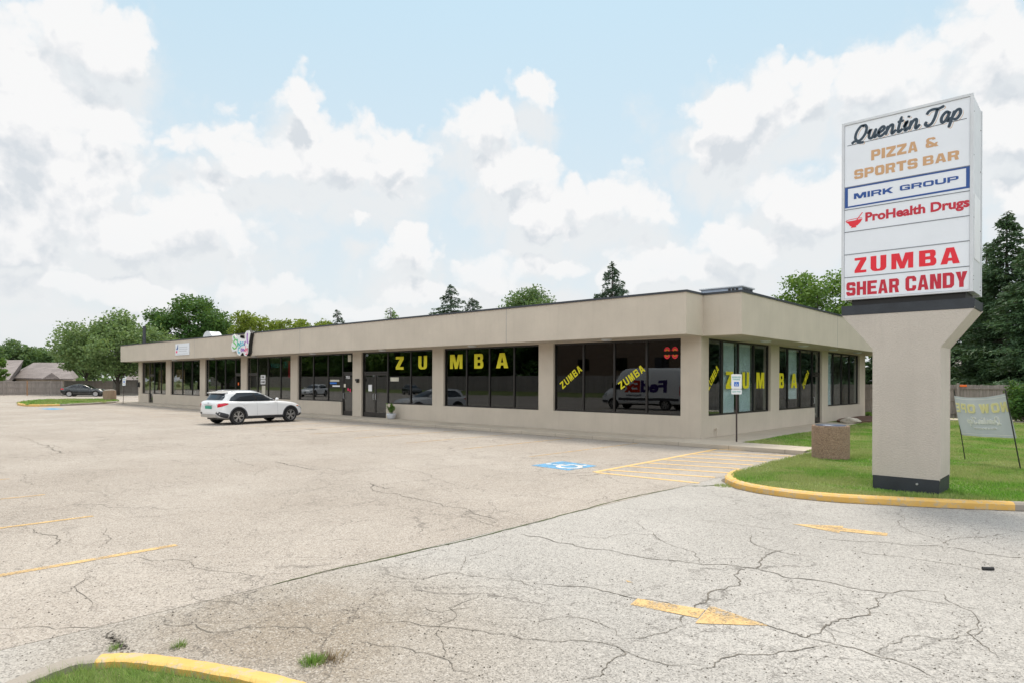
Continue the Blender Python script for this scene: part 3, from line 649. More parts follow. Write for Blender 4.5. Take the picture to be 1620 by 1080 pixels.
# ---- cracks: jagged dirt filled strips
def jag(pts, rough, rng, depth=5):
    P = [np.array(p, float) for p in pts]
    for _ in range(depth):
        Q = [P[0]]
        for a, b in zip(P, P[1:]):
            d = b-a; n = np.array([-d[1], d[0]]); Q += [(a+b)/2+n*rng.uniform(-rough, rough), b]
        P = Q
        if np.linalg.norm(P[1]-P[0]) < .07: break
    return P
rc = random.Random(3)
def crackline(m, pix, w, rough=.16):
    P = jag([gr(*p)[:2] for p in pix], rough, rc, 6); n = len(P); vs = []
    for i, p in enumerate(P):
        d = P[min(i+1, n-1)]-P[max(i-1, 0)]; d = d/(np.linalg.norm(d)+1e-9); nn = np.array([-d[1], d[0]]); tp = min(1, i/4, (n-1-i)/4)*.8+.2
        a = w*tp*rc.uniform(.15, 1.0)/2; b = w*tp*rc.uniform(.15, 1.0)/2
        vs += [(p[0]+nn[0]*a, p[1]+nn[1]*a, .0035), (p[0]-nn[0]*b, p[1]-nn[1]*b, .0035)]
    m.add(vs, [(2*i, 2*i+1, 2*i+3, 2*i+2) for i in range(n-1)])
ck = MB()
for pix, w in [([(600,905),(660,915),(720,905),(800,915),(880,940)],.011),([(1420,812),(1440,840),(1500,862)],.01),([(1500,862),(1530,850),(1600,842)],.012),([(1490,935),(1520,960),(1530,1000),(1580,1040)],.012),([(1110,892),(1090,870),(1040,850),(1010,820)],.01),([(720,905),(735,880),(790,862)],.009),([(840,985),(900,975),(950,985),(985,1010)],.01),([(560,1010),(620,1022),(700,1040),(760,1075)],.012),([(250,985),(340,1000),(430,990),(520,1005)],.012),([(100,775),(180,790),(260,788)],.009),([(600,735),(680,750),(740,770)],.012),([(150,905),(120,930),(140,965)],.01),([(880,726),(960,745),(1010,765)],.012),([(1560,990),(1500,1010),(1440,1005),(1380,1035)],.01),([(300,940),(380,955),(420,930)],.01),([(815,843),(870,853),(940,868),(1040,884),(1110,892),(1185,897),(1240,912),(1330,925),(1400,937),(1490,935)],.022),
  ([(1185,897),(1170,925),(1120,940),(1095,962),(1080,985)],.02), ([(1240,868),(1205,885),(1190,900)],.02), ([(1190,845),(1215,868),(1290,880)],.015),
  ([(1400,937),(1390,958),(1330,978),(1305,990),(1275,1008),(1215,989),(1170,975),(1110,965),(1000,945),(940,930),(830,920)],.018),
  ([(1275,1008),(1320,1018),(1380,1035),(1440,1052),(1500,1078)],.018), ([(1320,1018),(1250,1030),(1190,1035),(1140,1042),(1100,1060)],.016), ([(1305,990),(1318,1005),(1320,1018)],.012),
  ([(800,1003),(860,1012),(920,1013),(975,1022),(990,1035),(960,1055),(920,1078)],.014), ([(975,1022),(1030,1045),(1120,1053)],.012), ([(1080,990),(1030,1005),(985,1010)],.012),
  ([(1100,820),(1180,830),(1250,838)],.012), ([(1290,848),(1380,856),(1480,862),(1560,876),(1619,880)],.018), ([(1340,868),(1430,880),(1500,890),(1560,901)],.015),
  ([(1400,937),(1500,955),(1600,975)],.012), ([(900,845),(960,850),(1000,842),(1040,846)],.01), ([(640,960),(700,968),(760,958)],.012),
  ([(580,762),(640,785),(700,800),(745,808),(790,822)],.02), ([(590,765),(610,772),(625,770)],.03), ([(735,805),(770,828),(800,833)],.012),
  ([(430,728),(500,738),(560,745),(700,748),(810,756)],.014), ([(440,730),(512,742)],.04), ([(270,715),(350,722),(400,735),(405,752)],.014), ([(60,703),(95,714),(102,716)],.05), ([(20,690),(60,700),(100,708)],.018),
  ([(200,880),(300,886),(380,905),(410,912)],.012), ([(55,835),(75,845),(82,865)],.02), ([(0,993),(60,990),(130,992),(230,985)],.012), ([(165,835),(175,850),(165,865)],.01),
  ([(350,790),(480,772),(560,768)],.008), ([(0,736),(40,750),(75,768)],.012), ([(320,655),(420,690),(520,705)],.02), ([(560,712),(640,718),(760,722),(880,726)],.02), ([(250,700),(330,708),(390,700)],.02),
  ([(500,905),(600,880),(680,870)],.006), ([(1230,760),(1180,750),(1120,756)],.012), ([(700,1040),(690,1000),(710,960),(760,938)],.01), ([(600,985),(690,990),(790,1002),(800,1003)],.014)]:
    crackline(ck, pix, w)
tag(ck.build('pavement_cracks', 'crack', fixn=False), kind='structure')
gd = MB(); vs = []; n_ = 260   # ragged dark strips along the foot of the front and lawn kerbs
for i in range(n_+1):
    x = -51.0+54.6*i/n_; vs += [(x, -1.50, .003), (x, -1.525-abs(rc.gauss(0, .035)), .003)]
gd.add(vs, [(2*i, 2*i+1, 2*i+3, 2*i+2) for i in range(n_)]); vs = []
kp = inset(lawn_edge, -.0)
for i, p_ in enumerate(kp):
    a_ = np.array(kp[max(i-1, 0)]); b_ = np.array(kp[min(i+1, len(kp)-1)]); t_ = (b_-a_)/np.linalg.norm(b_-a_); d_ = .015+abs(rc.gauss(0, .03)); vs += [(p_[0], p_[1], .003), (p_[0]+t_[1]*d_, p_[1]-t_[0]*d_, .003)]
gd.add(vs, [(2*i, 2*i+1, 2*i+3, 2*i+2) for i in range(len(kp)-1)])
tag(gd.build('kerb_foot_strip', 'crack', fixn=False), kind='structure')
sm = MB()
crackline(sm, [(430,925),(495,908),(550,895),(620,880),(700,862),(765,847),(830,830),(900,811),(960,795),(1020,781),(1085,768)], .045, .02)
crackline(sm, [(1085,768),(1115,768),(1148,766)], .07, .04)
tag(sm.build('pavement_seam', 'moss', fixn=False), kind='structure')
# tar patch and dark rubble along the weathered seam at the near island
tp = MB(); rr = random.Random(5)
for _ in range(200):
    t = rr.random(); px = 160+t*330+rr.gauss(0, 14); py = 1012-t*92+rr.gauss(0, 7); p = gr(px, py); r_ = rr.uniform(.002, .008)
    tp.flat([(p[0]+r_*rr.uniform(.6, 1.3)*math.cos(a*1.05), p[1]+r_*rr.uniform(.6, 1.3)*math.sin(a*1.05)) for a in range(6)], .003)
for _ in range(160):
    t = rr.random(); p = gr(172+t*26+rr.gauss(0, 5), 1004+t*22+rr.gauss(0, 3)); r_ = rr.uniform(.004, .012)
    tp.flat([(p[0]+r_*rr.uniform(.6, 1.3)*math.cos(a*1.05), p[1]+r_*rr.uniform(.6, 1.3)*math.sin(a*1.05)) for a in range(6)], .0032)
tag(tp.build('tar_spots', 'crack', fixn=False), kind='structure')
# loose grit
gt = MB()
for _ in range(900):
    p = gr(rr.uniform(0, 1620), rr.uniform(840, 1080)); r_ = rr.uniform(.004, .011); h = r_*.9
    if not (4.2 < p[0] < 8.5 and p[1] < -17.5):
        gt.add([(p[0]-r_, p[1], 0), (p[0], p[1]-r_, 0), (p[0]+r_*.9, p[1], 0), (p[0], p[1]+r_, 0), (p[0]+r_*.2, p[1]-r_*.1, h)], [(0,1,4),(1,2,4),(2,3,4),(3,0,4)])
tag(gt.build('loose_grit', 'crack'), 'small dark stones scattered over the near pavement', 'gravel', kind='stuff')

# ================================================================== BUILDING
LX = -50.41; ZH = 3.39; ZW = .83; WT = .3; BY = 19.32
bd = empty('strip_mall', (0, 0, 0), 'long low beige stucco strip mall with dark windows and a deep flat fascia', 'building')
bays = [('A', -49.62, -44.5), ('B', -43.57, -38.27), ('C', -37.39, -31.98), ('D', -31.17, -25.72), ('E', -24.93, -19.45), ('F', -18.67, -13.15), ('G', -12.39, -6.83), ('H', -6.09, -.72)]
rbays = [('I', .55, 5.91), ('J', 6.81, 12.11), ('K', 12.98, 18.28)]
doors = {'A': [(-48.18, -47.16)], 'C': [(-32.95, -31.98)], 'D': [(-31.17, -29.92)], 'E': [(-20.5, -19.45)], 'F': [(-18.67, -16.59)]}
doors['J'] = [(11.12, 12.11)]
mull = {'A': [-48.18, -47.16, -45.73], 'B': [-41.57, -39.82], 'C': [-35.88, -34.44, -32.95], 'D': [-29.92, -28.58, -27.05], 'E': [-23.4, -21.91, -20.5],
        'F': [-16.59, -14.82], 'G': [-11.0, -9.61, -8.21], 'H': [-4.74, -3.38, -2.06], 'I': [1.78, 3.14, 4.52], 'J': [8.05, 9.56, 11.12], 'K': [14.12, 15.48, 16.83]}
class WB(MB):   # boxes on a wall: u along it, w into the building
    def __init__(s, side): super().__init__(); s.side = side
    def p(s, u, w, z): return (u, w, z) if s.side == 'f' else (-w, u, z)
    def wb(s, u0, u1, w0, w1, z0, z1):
        a, b = s.p(u0, w0, z0), s.p(u1, w1, z1)
        return s.box(min(a[0], b[0]), max(a[0], b[0]), min(a[1], b[1]), max(a[1], b[1]), min(z0, z1), max(z0, z1))
def wall_run(side, bl, u0, u1):
    m = WB(side); cur = u0
    for nme, a, b in bl:
        m.wb(cur, a, 0, WT, 0, ZH); d = doors.get(nme, []); x = a
        for d0, d1 in d:
            if d0 > x+.01: m.wb(x, d0, 0, WT, 0, ZW)
            x = d1
        if b > x+.01: m.wb(x, b, 0, WT, 0, ZW)
        cur = b
    m.wb(cur, u1, 0, WT, 0, ZH); m.wb(u0, u1, .0, WT, ZH, 3.42); return m
wall_run('f', bays, LX, 0).build('wall', 'stucco', bd)
wall_run('s', rbays, .3, BY).build('wall', 'stucco', bd)
MB().box(LX, LX+.3, .3, BY-.3, 0, 3.42).build('wall', 'stucco', bd)
MB().box(LX, -.3, BY-.3, BY, 0, 3.42).build('wall', 'stucco', bd)
# sills: thin sloped render under each window
outl = [(-50.87, -1.21), (.10, -1.21), (.10, -.08), (1.37, -.08), (1.37, 20.5), (-50.87, 20.5)]
MB().prism(outl, 3.42, 4.713).build('fascia', 'stucco', bd)
def off(poly, d): # axis aligned outline, counter clockwise
    n = len(poly); o = []
    for i in range(n):
        p = np.array(poly[i]); a = p-np.array(poly[i-1]); b = np.array(poly[(i+1) % n])-p; a = a/np.linalg.norm(a); b = b/np.linalg.norm(b)
        o.append(tuple(p+d*(np.array([a[1], -a[0]])+np.array([b[1], -b[0]]))))
    return o
MB().prism(off(outl, .035), 4.713, 4.778).build('roof', 'cap', bd)
for x in (-7.45, -22.6, -36.2): MB().box(x, x+.012, -1.213, -1.205, 3.42, 4.71).build('joint', 'grey_line', bd)
MB().box(1.368, 1.373, 9.6, 9.612, 3.42, 4.71).build('joint', 'grey_line', bd)
# windows, doors
def door_leaf(side, a, b, win, hinge, plate=True):
    m = WB(side); t = .055
    m.wb(a+.04, a+.04+t, .11, .16, .15, 2.30); m.wb(b-.04-t, b-.04, .11, .16, .15, 2.30); m.wb(a+.04+t, b-.04-t, .11, .16, .15, .36); m.wb(a+.04+t, b-.04-t, .11, .16, 2.22, 2.30)
    d = m.build('door', 'door_frame', bd)
    g = WB(side); g.wb(a+.04+t, b-.04-t, .132, .138, .36, 2.22); g.build('pane', win, d)
    h = WB(side); hx = (b-.13) if hinge == 'l' else (a+.13)
    P0 = [h.p(hx, .11, 1.0), h.p(hx, .05, 1.02), h.p(hx, .05, 1.28), h.p(hx, .11, 1.30)]; h.tube(P0, .013); h.build('handle', 'steel', d)
    return d
bayobj = {}
for side, bl in (('f', bays), ('s', rbays)):
    for nme, a, b in bl:
        d = doors.get(nme, []); fr = WB(side); t = .045
        gl = 'glass_dark' if nme in 'GH' else ('glass' if nme in 'EF' else ('glass_side' if nme in 'IJK' else 'glass_clear'))
        edges = [a]+mull[nme]+[b]; edges = sorted(set(edges))
        fr.wb(a, b, .09, .17, ZH-t-.02, ZH); 
        for i, x in enumerate(edges):
            hw = .035 if nme != 'I' or i != 1 else .075
            x0, x1 = (x, x+.05) if i == 0 else ((x-.05, x) if i == len(edges)-1 else (x-hw, x+hw))
            isd = any(abs(x-q) < .02 for dd in d for q in dd)
            fr.wb(x0, x1, .09, .17, .12 if isd else ZW, ZH-t-.02)
        for x0, x1 in zip(edges, edges[1:]):
            if any(abs(x0-dd[0]) < .02 and abs(x1-dd[1]) < .02 for dd in d): fr.wb(x0+.04, x1-.04, .095, .165, 2.32, 2.41); fr.wb(x0+.04, x1-.04, .08, .17, .12, .15)
            else: fr.wb(x0+.035, x1-.035, .095, .165, ZW, ZW+.055)
        w = fr.build('window', 'frame', bd)
        pg = WB(side)
        for x0, x1 in zip(edges, edges[1:]):
            z0 = 2.41 if any(abs(x0-dd[0]) < .02 and abs(x1-dd[1]) < .02 for dd in d) else ZW+.055
            pg.wb(x0+.03, x1-.03, .128, .134, z0, ZH-t-.02)
        pg.build('pane', gl, w); bayobj[nme] = w
        for d0, d1 in d:
            if d1-d0 > 1.5: mid = (d0+d1)/2; door_leaf(side, d0, mid+.035, gl, 'l'); door_leaf(side, mid-.035, d1, gl, 'r')
            else: door_leaf(side, d0, d1, gl, 'l' if nme == 'A' else 'r')
# yellow window lettering
def wplane(side, w=.124): 
    return (lambda u, v, k: (u, w-k, v)) if side == 'f' else (lambda u, v, k: (-w+k, u, v))
for nme, lets in {'F': [('Z', -15.99, -15.39), ('U', -14.29, -13.67)], 'G': [('M', -12.09, -11.29), ('B', -10.55, -10.0), ('A', -9.25, -8.56)]}.items():
    for c, u0, u1 in lets: Lt = Letters(wplane('f')); Lt.g(c, u0, u1, 2.495, 3.12, s=.36 if c != 'M' else .27, b=.2); Lt.build('window_letter', 'yellow_vinyl', bayobj[nme])
def diag(Lt, u0, v0, u1, v1, h):
    d = math.hypot(u1-u0, v1-v0); a = math.atan2(v1-v0, u1-u0)
    L2 = Letters(lambda u, v, k: (u, v, k), Lt.th); L2.word('ZUMBA', 0, d, 0, h, gap=.3, s=.27, b=.18)
    Lt.m.add([Lt.fn(u0+p[0]*math.cos(a)-p[1]*math.sin(a), v0+p[0]*math.sin(a)+p[1]*math.cos(a), p[2]) for p in L2.m.v], L2.m.f)
for q in ((-5.72, 1.66, -4.80, 2.36, .27), (-3.10, 1.67, -2.12, 2.33, .27)): Lt = Letters(wplane('f')); diag(Lt, *q); Lt.build('window_lettering', 'yellow_vinyl', bayobj['H'])
for nme, lets in {'I': [('Z', 2.15, 2.74), ('U', 3.55, 4.14), ('M', 4.83, 5.58)], 'J': [('B', 7.14, 7.66), ('A', 8.49, 9.19)]}.items():
    for c, u0, u1 in lets: Lt = Letters(wplane('s')); Lt.g(c, u0, u1, 1.72, 2.325, s=.36 if c != 'M' else .27, b=.2); Lt.build('window_letter', 'yellow_vinyl', bayobj[nme])
    Lt = Letters(wplane('s'))
    if nme == 'I': diag(Lt, .82, 1.67, 1.60, 2.36, .25)
    else: diag(Lt, 10.05, 1.66, 10.72, 2.36, .25)
    Lt.build('window_lettering', 'yellow_vinyl', bayobj[nme])
# little notices, neon and numbers on the glass
def plate(nm, mat, nme, u0, u1, z0, z1, side='f', w=.120):
    m = WB(side); m.wb(u0, u1, w-.003, w, z0, z1); return m.build(nm, mat, bayobj[nme])
plate('notice', 'paper', 'F', -16.40, -15.75, 1.93, 2.12); plate('notice', 'paper', 'E', -20.05, -19.75, 2.95, 3.30)
pn = plate('notice', 'paper', 'E', -21.75, -20.85, 1.9, 2.0); plate('notice', 'isa_blue', 'E', -21.75, -21.1, 1.77, 1.86); plate('notice', 'white', 'E', -21.5, -20.8, 1.62, 1.7)
plate('notice', 'white', 'D', -29.55, -28.95, 2.02, 2.28); plate('notice', 'white', 'D', -29.55, -28.95, 1.72, 1.98); plate('notice', 'paper', 'D', -29.4, -28.95, 1.0, 1.62)
Lt = Letters(wplane('f', .115)); Lt.text('FOR', -29.42, -29.08, 2.08, 2.22, .03); Lt.build('notice_lettering', 'black', bayobj['D']); Lt = Letters(wplane('f', .115)); Lt.text('LEASE', -29.48, -29.02, 1.78, 1.92, .03); Lt.build('notice_lettering', 'black', bayobj['D'])
plate('neon_panel', 'dark_red_vinyl', 'D', -26.35, -25.95, 2.1, 3.1, w=.2); 
Lt = Letters(wplane('f', .2)); Lt.text('FRESH', -28.4, -27.2, 2.72, 2.98, .02); Lt.build('neon_lettering', 'teal_vinyl', bayobj['D']); Lt = Letters(wplane('f', .2)); Lt.text('ON', -26.9, -26.45, 2.7, 3.1, .02); Lt.build('neon_lettering', 'teal_vinyl', bayobj['D'])
Lt = Letters(wplane('f', .105)); Lt.text('755', -20.22, -19.85, 2.05, 2.20, .02); Lt.build('door_number', 'white', bayobj['E'])
plate('notice', 'pink', 'E', -20.05, -19.95, 1.42, 1.56, w=.105); plate('notice', 'pink', 'E', -19.85, -19.78, 1.36, 1.52, w=.105); plate('notice', 'paper', 'E', -20.4, -20.22, 1.6, 1.78, w=.105)
plate('notice', 'orange', 'C', -32.6, -32.45, 1.62, 1.8, w=.105); plate('notice', 'orange', 'D', -30.95, -30.7, 1.1, 1.3, w=.105)
plate('notice', 'white', 'F', -18.2, -17.9, 1.42, 1.75, w=.105)
# round sticker set, high on the corner window
for cu, cv in ((-1.29, 3.02), (-1.0, 3.02), (-1.29, 2.83), (-1.0, 2.83)):
    Lt = Letters(wplane('f')); 
    up = 1 if cv > 2.9 else -1
    Lt.stroke([(cu-.1, cv-.03*up), (cu-.06, cv+.05*up), (cu, cv+.08*up), (cu+.06, cv+.05*up), (cu+.1, cv-.03*up)], .05); st = Lt.build('sticker', 'red_vinyl', bayobj['H'])
    Lt = Letters(wplane('f')); Lt.stroke([(cu-.06, cv-.03*up), (cu, cv+.02*up), (cu+.06, cv-.03*up)], .04); Lt.build('sticker', 'amber', bayobj['H'])
# soffit lights
sp = [(x, -.6) for x in (-41.2, -34.9, -28.96, -22.3, -16.1, -9.95, -3.25)]+[(.7, y) for y in (3.6, 7.5, 11.38, 15.15)]
for x, y in sp:
    m = MB(); m.lathe([(.19, 3.425), (.19, 3.40), (.165, 3.375), (.10, 3.355), (.02, 3.35)], (x, y, 0), 20); m.build('soffit_light', 'cabinet', bd, smooth=False)
# interior shell
def room(x0, x1, y1, mw, mf='inside_floor', z1=3.37):
    MB().box(x0, x1, WT, y1, .05, .12).build('floor', mf, bd)
    MB().box(x0, x1, WT, y1, z1, z1+.02).build('ceiling', 'tile' if mw != 'inside_dark' else 'inside_dark', bd)
    m = MB(); m.box(x0, x1, y1, y1+.1, .12, z1); m.build('inner_wall', mw, bd)
    m = MB(); m.box(x1-.06, x1, WT+.02, y1, .12, z1); m.build('inner_wall', mw, bd)
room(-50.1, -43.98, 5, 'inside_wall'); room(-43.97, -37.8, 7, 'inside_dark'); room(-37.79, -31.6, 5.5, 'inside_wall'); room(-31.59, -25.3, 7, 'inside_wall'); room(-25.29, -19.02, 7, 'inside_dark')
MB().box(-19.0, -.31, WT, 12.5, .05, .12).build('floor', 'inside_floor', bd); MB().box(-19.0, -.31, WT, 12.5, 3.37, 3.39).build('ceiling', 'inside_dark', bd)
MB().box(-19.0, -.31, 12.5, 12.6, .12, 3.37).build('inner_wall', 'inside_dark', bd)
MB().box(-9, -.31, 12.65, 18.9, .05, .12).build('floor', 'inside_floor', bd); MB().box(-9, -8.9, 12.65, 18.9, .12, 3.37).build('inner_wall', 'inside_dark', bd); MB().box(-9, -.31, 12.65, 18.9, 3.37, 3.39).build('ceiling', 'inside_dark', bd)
def curtain(side, u0, u1, w, z0, z1, mat, amp=.04, per=.16):
    m = WB(side); n = max(8, int((u1-u0)/.02)); rows = [[], []]
    for i in range(n+1):
        u = u0+(u1-u0)*i/n; ww = w+amp*math.sin(u*2*math.pi/per+1.3*math.sin(u*3))
        rows[0].append(m.p(u, ww, z0)); rows[1].append(m.p(u, ww+.01, z1))
    m.grid(rows); return m.build('curtain', mat, bd, smooth=True)
curtain('s', 1.86, 3.0, .24, .2, 3.33, 'curtain'); curtain('s', 3.28, 4.5, .24, .2, 3.33, 'curtain'); curtain('s', 8.15, 9.45, .24, 1.25, 3.33, 'curtain', .03); curtain('s', 13.05, 14.1, .24, .2, 3.33, 'curtain')
curtain('s', 4.6, 5.85, .6, .2, 3.3, 'inside_floor', .05); curtain('s', .6, 1.7, .9, .2, 3.3, 'inside_floor', .05)
curtain('f', -49.5, -48.3, .35, .4, 3.3, 'blind', .005, .4); curtain('f', -47.0, -46.0, .35, .4, 2.75, 'blind', .01, .4); curtain('f', -45.6, -44.6, .35, .4, 3.3, 'blind', .03); curtain('f', -43.45, -41.8, .35, .4, 2.75, 'blind', .01, .5)
# items standing inside the shop windows
def carton(x, y, z, w, h, mat, label, grp='boxes stacked inside the shop windows'):
    e = empty('storage_box', (x, y, z), label, 'box', grp)
    MB().box(x-w/2, x+w/2, y, y+w*.8, z, z+h).build('body', mat, e, bevel=.008)
    MB().box(x-w/2-.012, x+w/2+.012, y-.012, y+w*.8+.012, z+h-.06, z+h+.005).build('lid', 'white' if mat != 'white' else 'cabinet', e, bevel=.005)
k = 0
for (x, z, m_, l) in [(-41.1, .13, 'white', 'white lidded box on the floor, leftmost in the second window from the far end'), (-40.5, .13, 'paper', 'beige lidded box second in the row behind the second window'), (-39.4, .13, 'pink', 'pink lidded box behind the second window from the far end'), (-38.8, .13, 'white', 'white lidded box on the floor by the right pillar of the second window'),
                      (-41.1, .63, 'paper', 'beige box on top of the first white box behind the second window'), (-39.4, .63, 'orange', 'orange box stacked on the pink box behind the second window'), (-38.8, .63, 'paper', 'beige box stacked on the white box by the pillar'), (-40.5, .63, 'white', 'white box stacked on the second beige box in the second window')]:
    carton(x, .55, z, .5, .48, m_, l)
carton(-37.0, .5, .13, .5, .75, 'red_vinyl', 'red lidded box standing behind the third window from the far end'); carton(-36.3, .8, .13, .5, .9, 'paper', 'tall beige box beside the red box behind the third window')
# wall pieces on the front
m = MB(); m.box(-18.98, -18.88, -.12, 0, 1.85, 2.05); m.box(-18.99, -18.80, -.16, -.05, 1.93, 2.04); m.build('wall_lamp', 'black', bd, bevel=.01)
m = MB(); m.box(-50.3, -50.05, -.16, 0, 1.35, 1.75); m.build('mail_box', 'black', bd, bevel=.02)
m = MB(); m.tube([(.02, 1.0, .35), (.09, 1.0, .35), (.09, 1.0, .15)], .02); m.lathe([(.05, 0), (.05, .02)], (.09, 1.0, .40), 10); m.tube([(.0, 1.0, .35), (.1, 1.0, .42)], .012); m.build('tap', 'stucco', bd)

# ---- rooftop things
e = empty('roof_vent', (-47.5, 5, 4.8), 'rounded white metal vent hood on the far roof', 'vent')
prof = [(.95*math.cos(a), .98*math.sin(a)**.8 if math.sin(a) > 0 else 0) for a in [math.pi*i/16 for i in range(17)]]
m = MB(); m.add([(-47.9+x, y, 5.15+max(z, 0)*.98) for y in (4.6, 5.5) for x, z in prof], [(i, i+1, 17+i+1, 17+i) for i in range(16)]+[tuple(range(17)), tuple(range(33, 16, -1))]); m.build('hood', 'white', e, bevel=.03)
MB().box(-48.75, -47.05, 4.7, 5.4, 4.8, 5.15).build('base', 'cabinet', e)
e = empty('rooftop_unit', (-.7, 3.5, 4.8), 'low blue grey metal air conditioning unit on the roof corner', 'air conditioner')
MB().box(-1.5, .04, 3.03, 4.05, 4.83, 5.33).build('housing', plain('blue grey sheet metal', (.38, .44, .53), .45), e, bevel=.01)
MB().box(-1.56, .10, 2.97, 4.11, 5.33, 5.38).build('lid', 'cabinet', e, bevel=.01)
m = MB()
for i in range(7): m.box(.045, .055, 3.12+i*.13, 3.2+i*.13, 4.9, 5.3)
for i in range(3): m.box(-.45+i*.14, -.35+i*.14, 3.015, 3.028, 5.0, 5.3)
m.build('grille', 'frame', e)
pq = dep(228, 600, 74); tag(MB().tube([(pq[0], pq[1], 0), (pq[0], pq[1], 7.9)], [.2, .17], 10).build('utility_pole', 'cap'), 'slim dark pole standing behind the far end of the roof', 'pole')
# ---- shop signs on the fascia
e = empty('shop_sign', (-38.2, -1.22, 4.08), 'flat white rectangular sign with a blue bird emblem on the far fascia', 'sign')
MB().box(-39.35, -37.0, -1.26, -1.215, 3.68, 4.48).build('panel', 'sign_white', e, bevel=.005)
fs = lambda u, v, k: (u, -1.264-k, v)
Lt = Letters(fs); Lt.poly([[(-39.22,4.12),(-39.1,4.14),(-38.98,4.28),(-38.95,4.38),(-38.86,4.4),(-38.88,4.28),(-38.86,4.2),(-38.92,4.08),(-39.1,4.06)]]); Lt.build('emblem', 'blue_vinyl', e)
Lt = Letters(fs); Lt.poly([ch(-39.22, 3.84, -38.98, 4.0, .05)]); Lt.build('emblem', 'pink', e)
m = MB()
for i, (a, b) in enumerate(((-38.7,-37.25),(-38.72,-37.2),(-38.72,-37.4))): m.box(a, b, -1.268, -1.262, 4.2-i*.13, 4.235-i*.13)
m.box(-39.1, -37.2, -1.268, -1.262, 3.77, 3.79); m.build('print_line', plain('faint grey print', (.5, .52, .56), .6), e)
e = empty('shaped_sign', (-29, -1.25, 4.1), 'irregular rainbow script sign with black sides on the fascia', 'sign')
pl = [(-30.15,3.85),(-30.0,3.68),(-29.5,3.72),(-29.35,3.5),(-29.0,3.42),(-28.78,3.58),(-28.6,3.6),(-28.45,3.42),(-28.2,3.38),(-28.0,3.55),(-27.95,4.0),(-27.85,4.35),(-27.72,4.7),(-27.85,4.86),(-28.2,4.85),(-28.42,4.66),(-28.35,4.4),(-28.8,4.42),(-29.05,4.5),(-29.0,4.62),(-29.3,4.66),(-29.5,4.55),(-29.75,4.72),(-30.05,4.66),(-30.05,4.4),(-29.9,4.3),(-30.12,4.2),(-30.18,4.0)]
ds = -1.45
def shape(z0, z1, sc, nm, mat):
    c = np.mean(pl, 0); Lt = Letters(lambda u, v, k: (u, z0+(k+.5)*(z1-z0), v), 1.); Lt.poly([[tuple(c+(np.array(p)-c)*sc) for p in pl]]); return Lt.build(nm, mat, e)
shape(-1.45, -1.215, .99, 'backing', 'black'); shape(-1.47, -1.452, 1.0, 'face', 'white')
ft = lambda u, v, k: (u, -1.475-k, v)
cols = [(.12,.5,.1),(.05,.5,.35),(.08,.45,.6),(.35,.15,.5),(.75,.08,.2)]
cm = [plain('script colour', c, .4) for c in cols]
for (st, w, ci) in [([(-29.35,4.3),(-29.6,4.4),(-29.85,4.25),(-29.6,4.12),(-29.45,3.95),(-29.75,3.85),(-30.0,3.98)], .09, 0), ([(-29.35,4.42),(-29.3,3.98),(-29.2,4.18),(-29.08,4.0)], .08, 1), ([(-29.02,4.08),(-28.88,4.18),(-28.98,4.22),(-29.0,4.0),(-28.8,4.02)], .07, 2), ([(-28.55,4.2),(-28.75,4.18),(-28.72,4.02),(-28.55,4.1),(-28.5,4.0)], .07, 2), ([(-28.42,4.22),(-28.4,4.02),(-28.35,4.2),(-28.22,4.22)], .07, 3),
                    ([(-28.95,3.9),(-29.2,3.88),(-29.22,3.62),(-28.98,3.62)], .08, 2), ([(-28.75,3.85),(-28.9,3.78),(-28.8,3.66),(-28.72,3.84),(-28.66,3.68)], .06, 3), ([(-28.62,3.82),(-28.6,3.66),(-28.52,3.82),(-28.45,3.68)], .06, 3), ([(-28.3,3.78),(-28.42,3.72),(-28.3,3.66),(-28.26,3.98)], .06, 4), ([(-28.18,3.84),(-28.12,3.7),(-28.05,3.86),(-28.12,3.5),(-28.3,3.52)], .06, 4), ([(-28.05,4.72),(-28.1,4.4),(-28.0,4.1)], .14, 3), ([(-29.85,4.6),(-29.7,4.45)], .12, 0)]:
    Lt = Letters(ft, .01); Lt.stroke(st, w); Lt.build('script', cm[ci], e)

# ================================================================== PYLON SIGN
py = empty('pylon_sign', (7.22, -6.75, .11), 'tall white multi-tenant sign cabinet on a flared beige stucco pillar', 'sign')
yF, yB = -7.2, -6.3
def xz(poly, y0, y1): return [(x, y0, z) for x, z in poly]+[(x, y1, z) for x, z in poly], poly
def prism_y(poly, y0, y1):
    n = len(poly); m = MB(); m.add([(x, y, z) for y in (y0, y1) for x, z in poly], [(i, (i+1) % n, n+(i+1) % n, n+i) for i in range(n)]+[tuple(range(n)), tuple(range(2*n-1, n-1, -1))]); return m
prism_y([(6.735, .36), (7.712, .36), (7.712, 2.54), (8.165, 3.14), (6.235, 3.14), (6.735, 2.54)], yF, yB).build('pillar', 'rough_stucco', py, bevel=.012)
prism_y([(6.733, .02), (7.714, .02), (7.714, .36), (6.733, .36)], yF-.004, yB+.004).build('plinth', 'dark_paint', py)
prism_y([(6.232, 3.14), (8.168, 3.14), (8.178, 3.29), (6.225, 3.29)], yF-.006, yB+.006).build('capital', 'dark_paint', py, bevel=.008)
prism_y([(6.37, 3.29), (8.05, 3.29), (8.05, 3.42), (6.37, 3.42)], yF+.08, yB-.08).build('neck', 'black', py)
m = MB(); m.tube([(7.4, yF-.006, .27), (7.4, yF-.03, .27)], .018); m.build('bolt', 'steel', py)
m = MB(); m.add([(7.716, yF+.03, .30), (7.716, yF+.05, .30), (7.716, yF+.045, .55), (7.716, yF+.025, .72), (7.716, yF+.02, .5)], [(0,1,2,3,4)]); m.build('crack', 'black', py, fixn=False)
m = MB(); cy0, cy1 = yF-.0, -6.19; X0, X1, Z0, Z1 = 6.212, 8.155, 3.402, 6.555
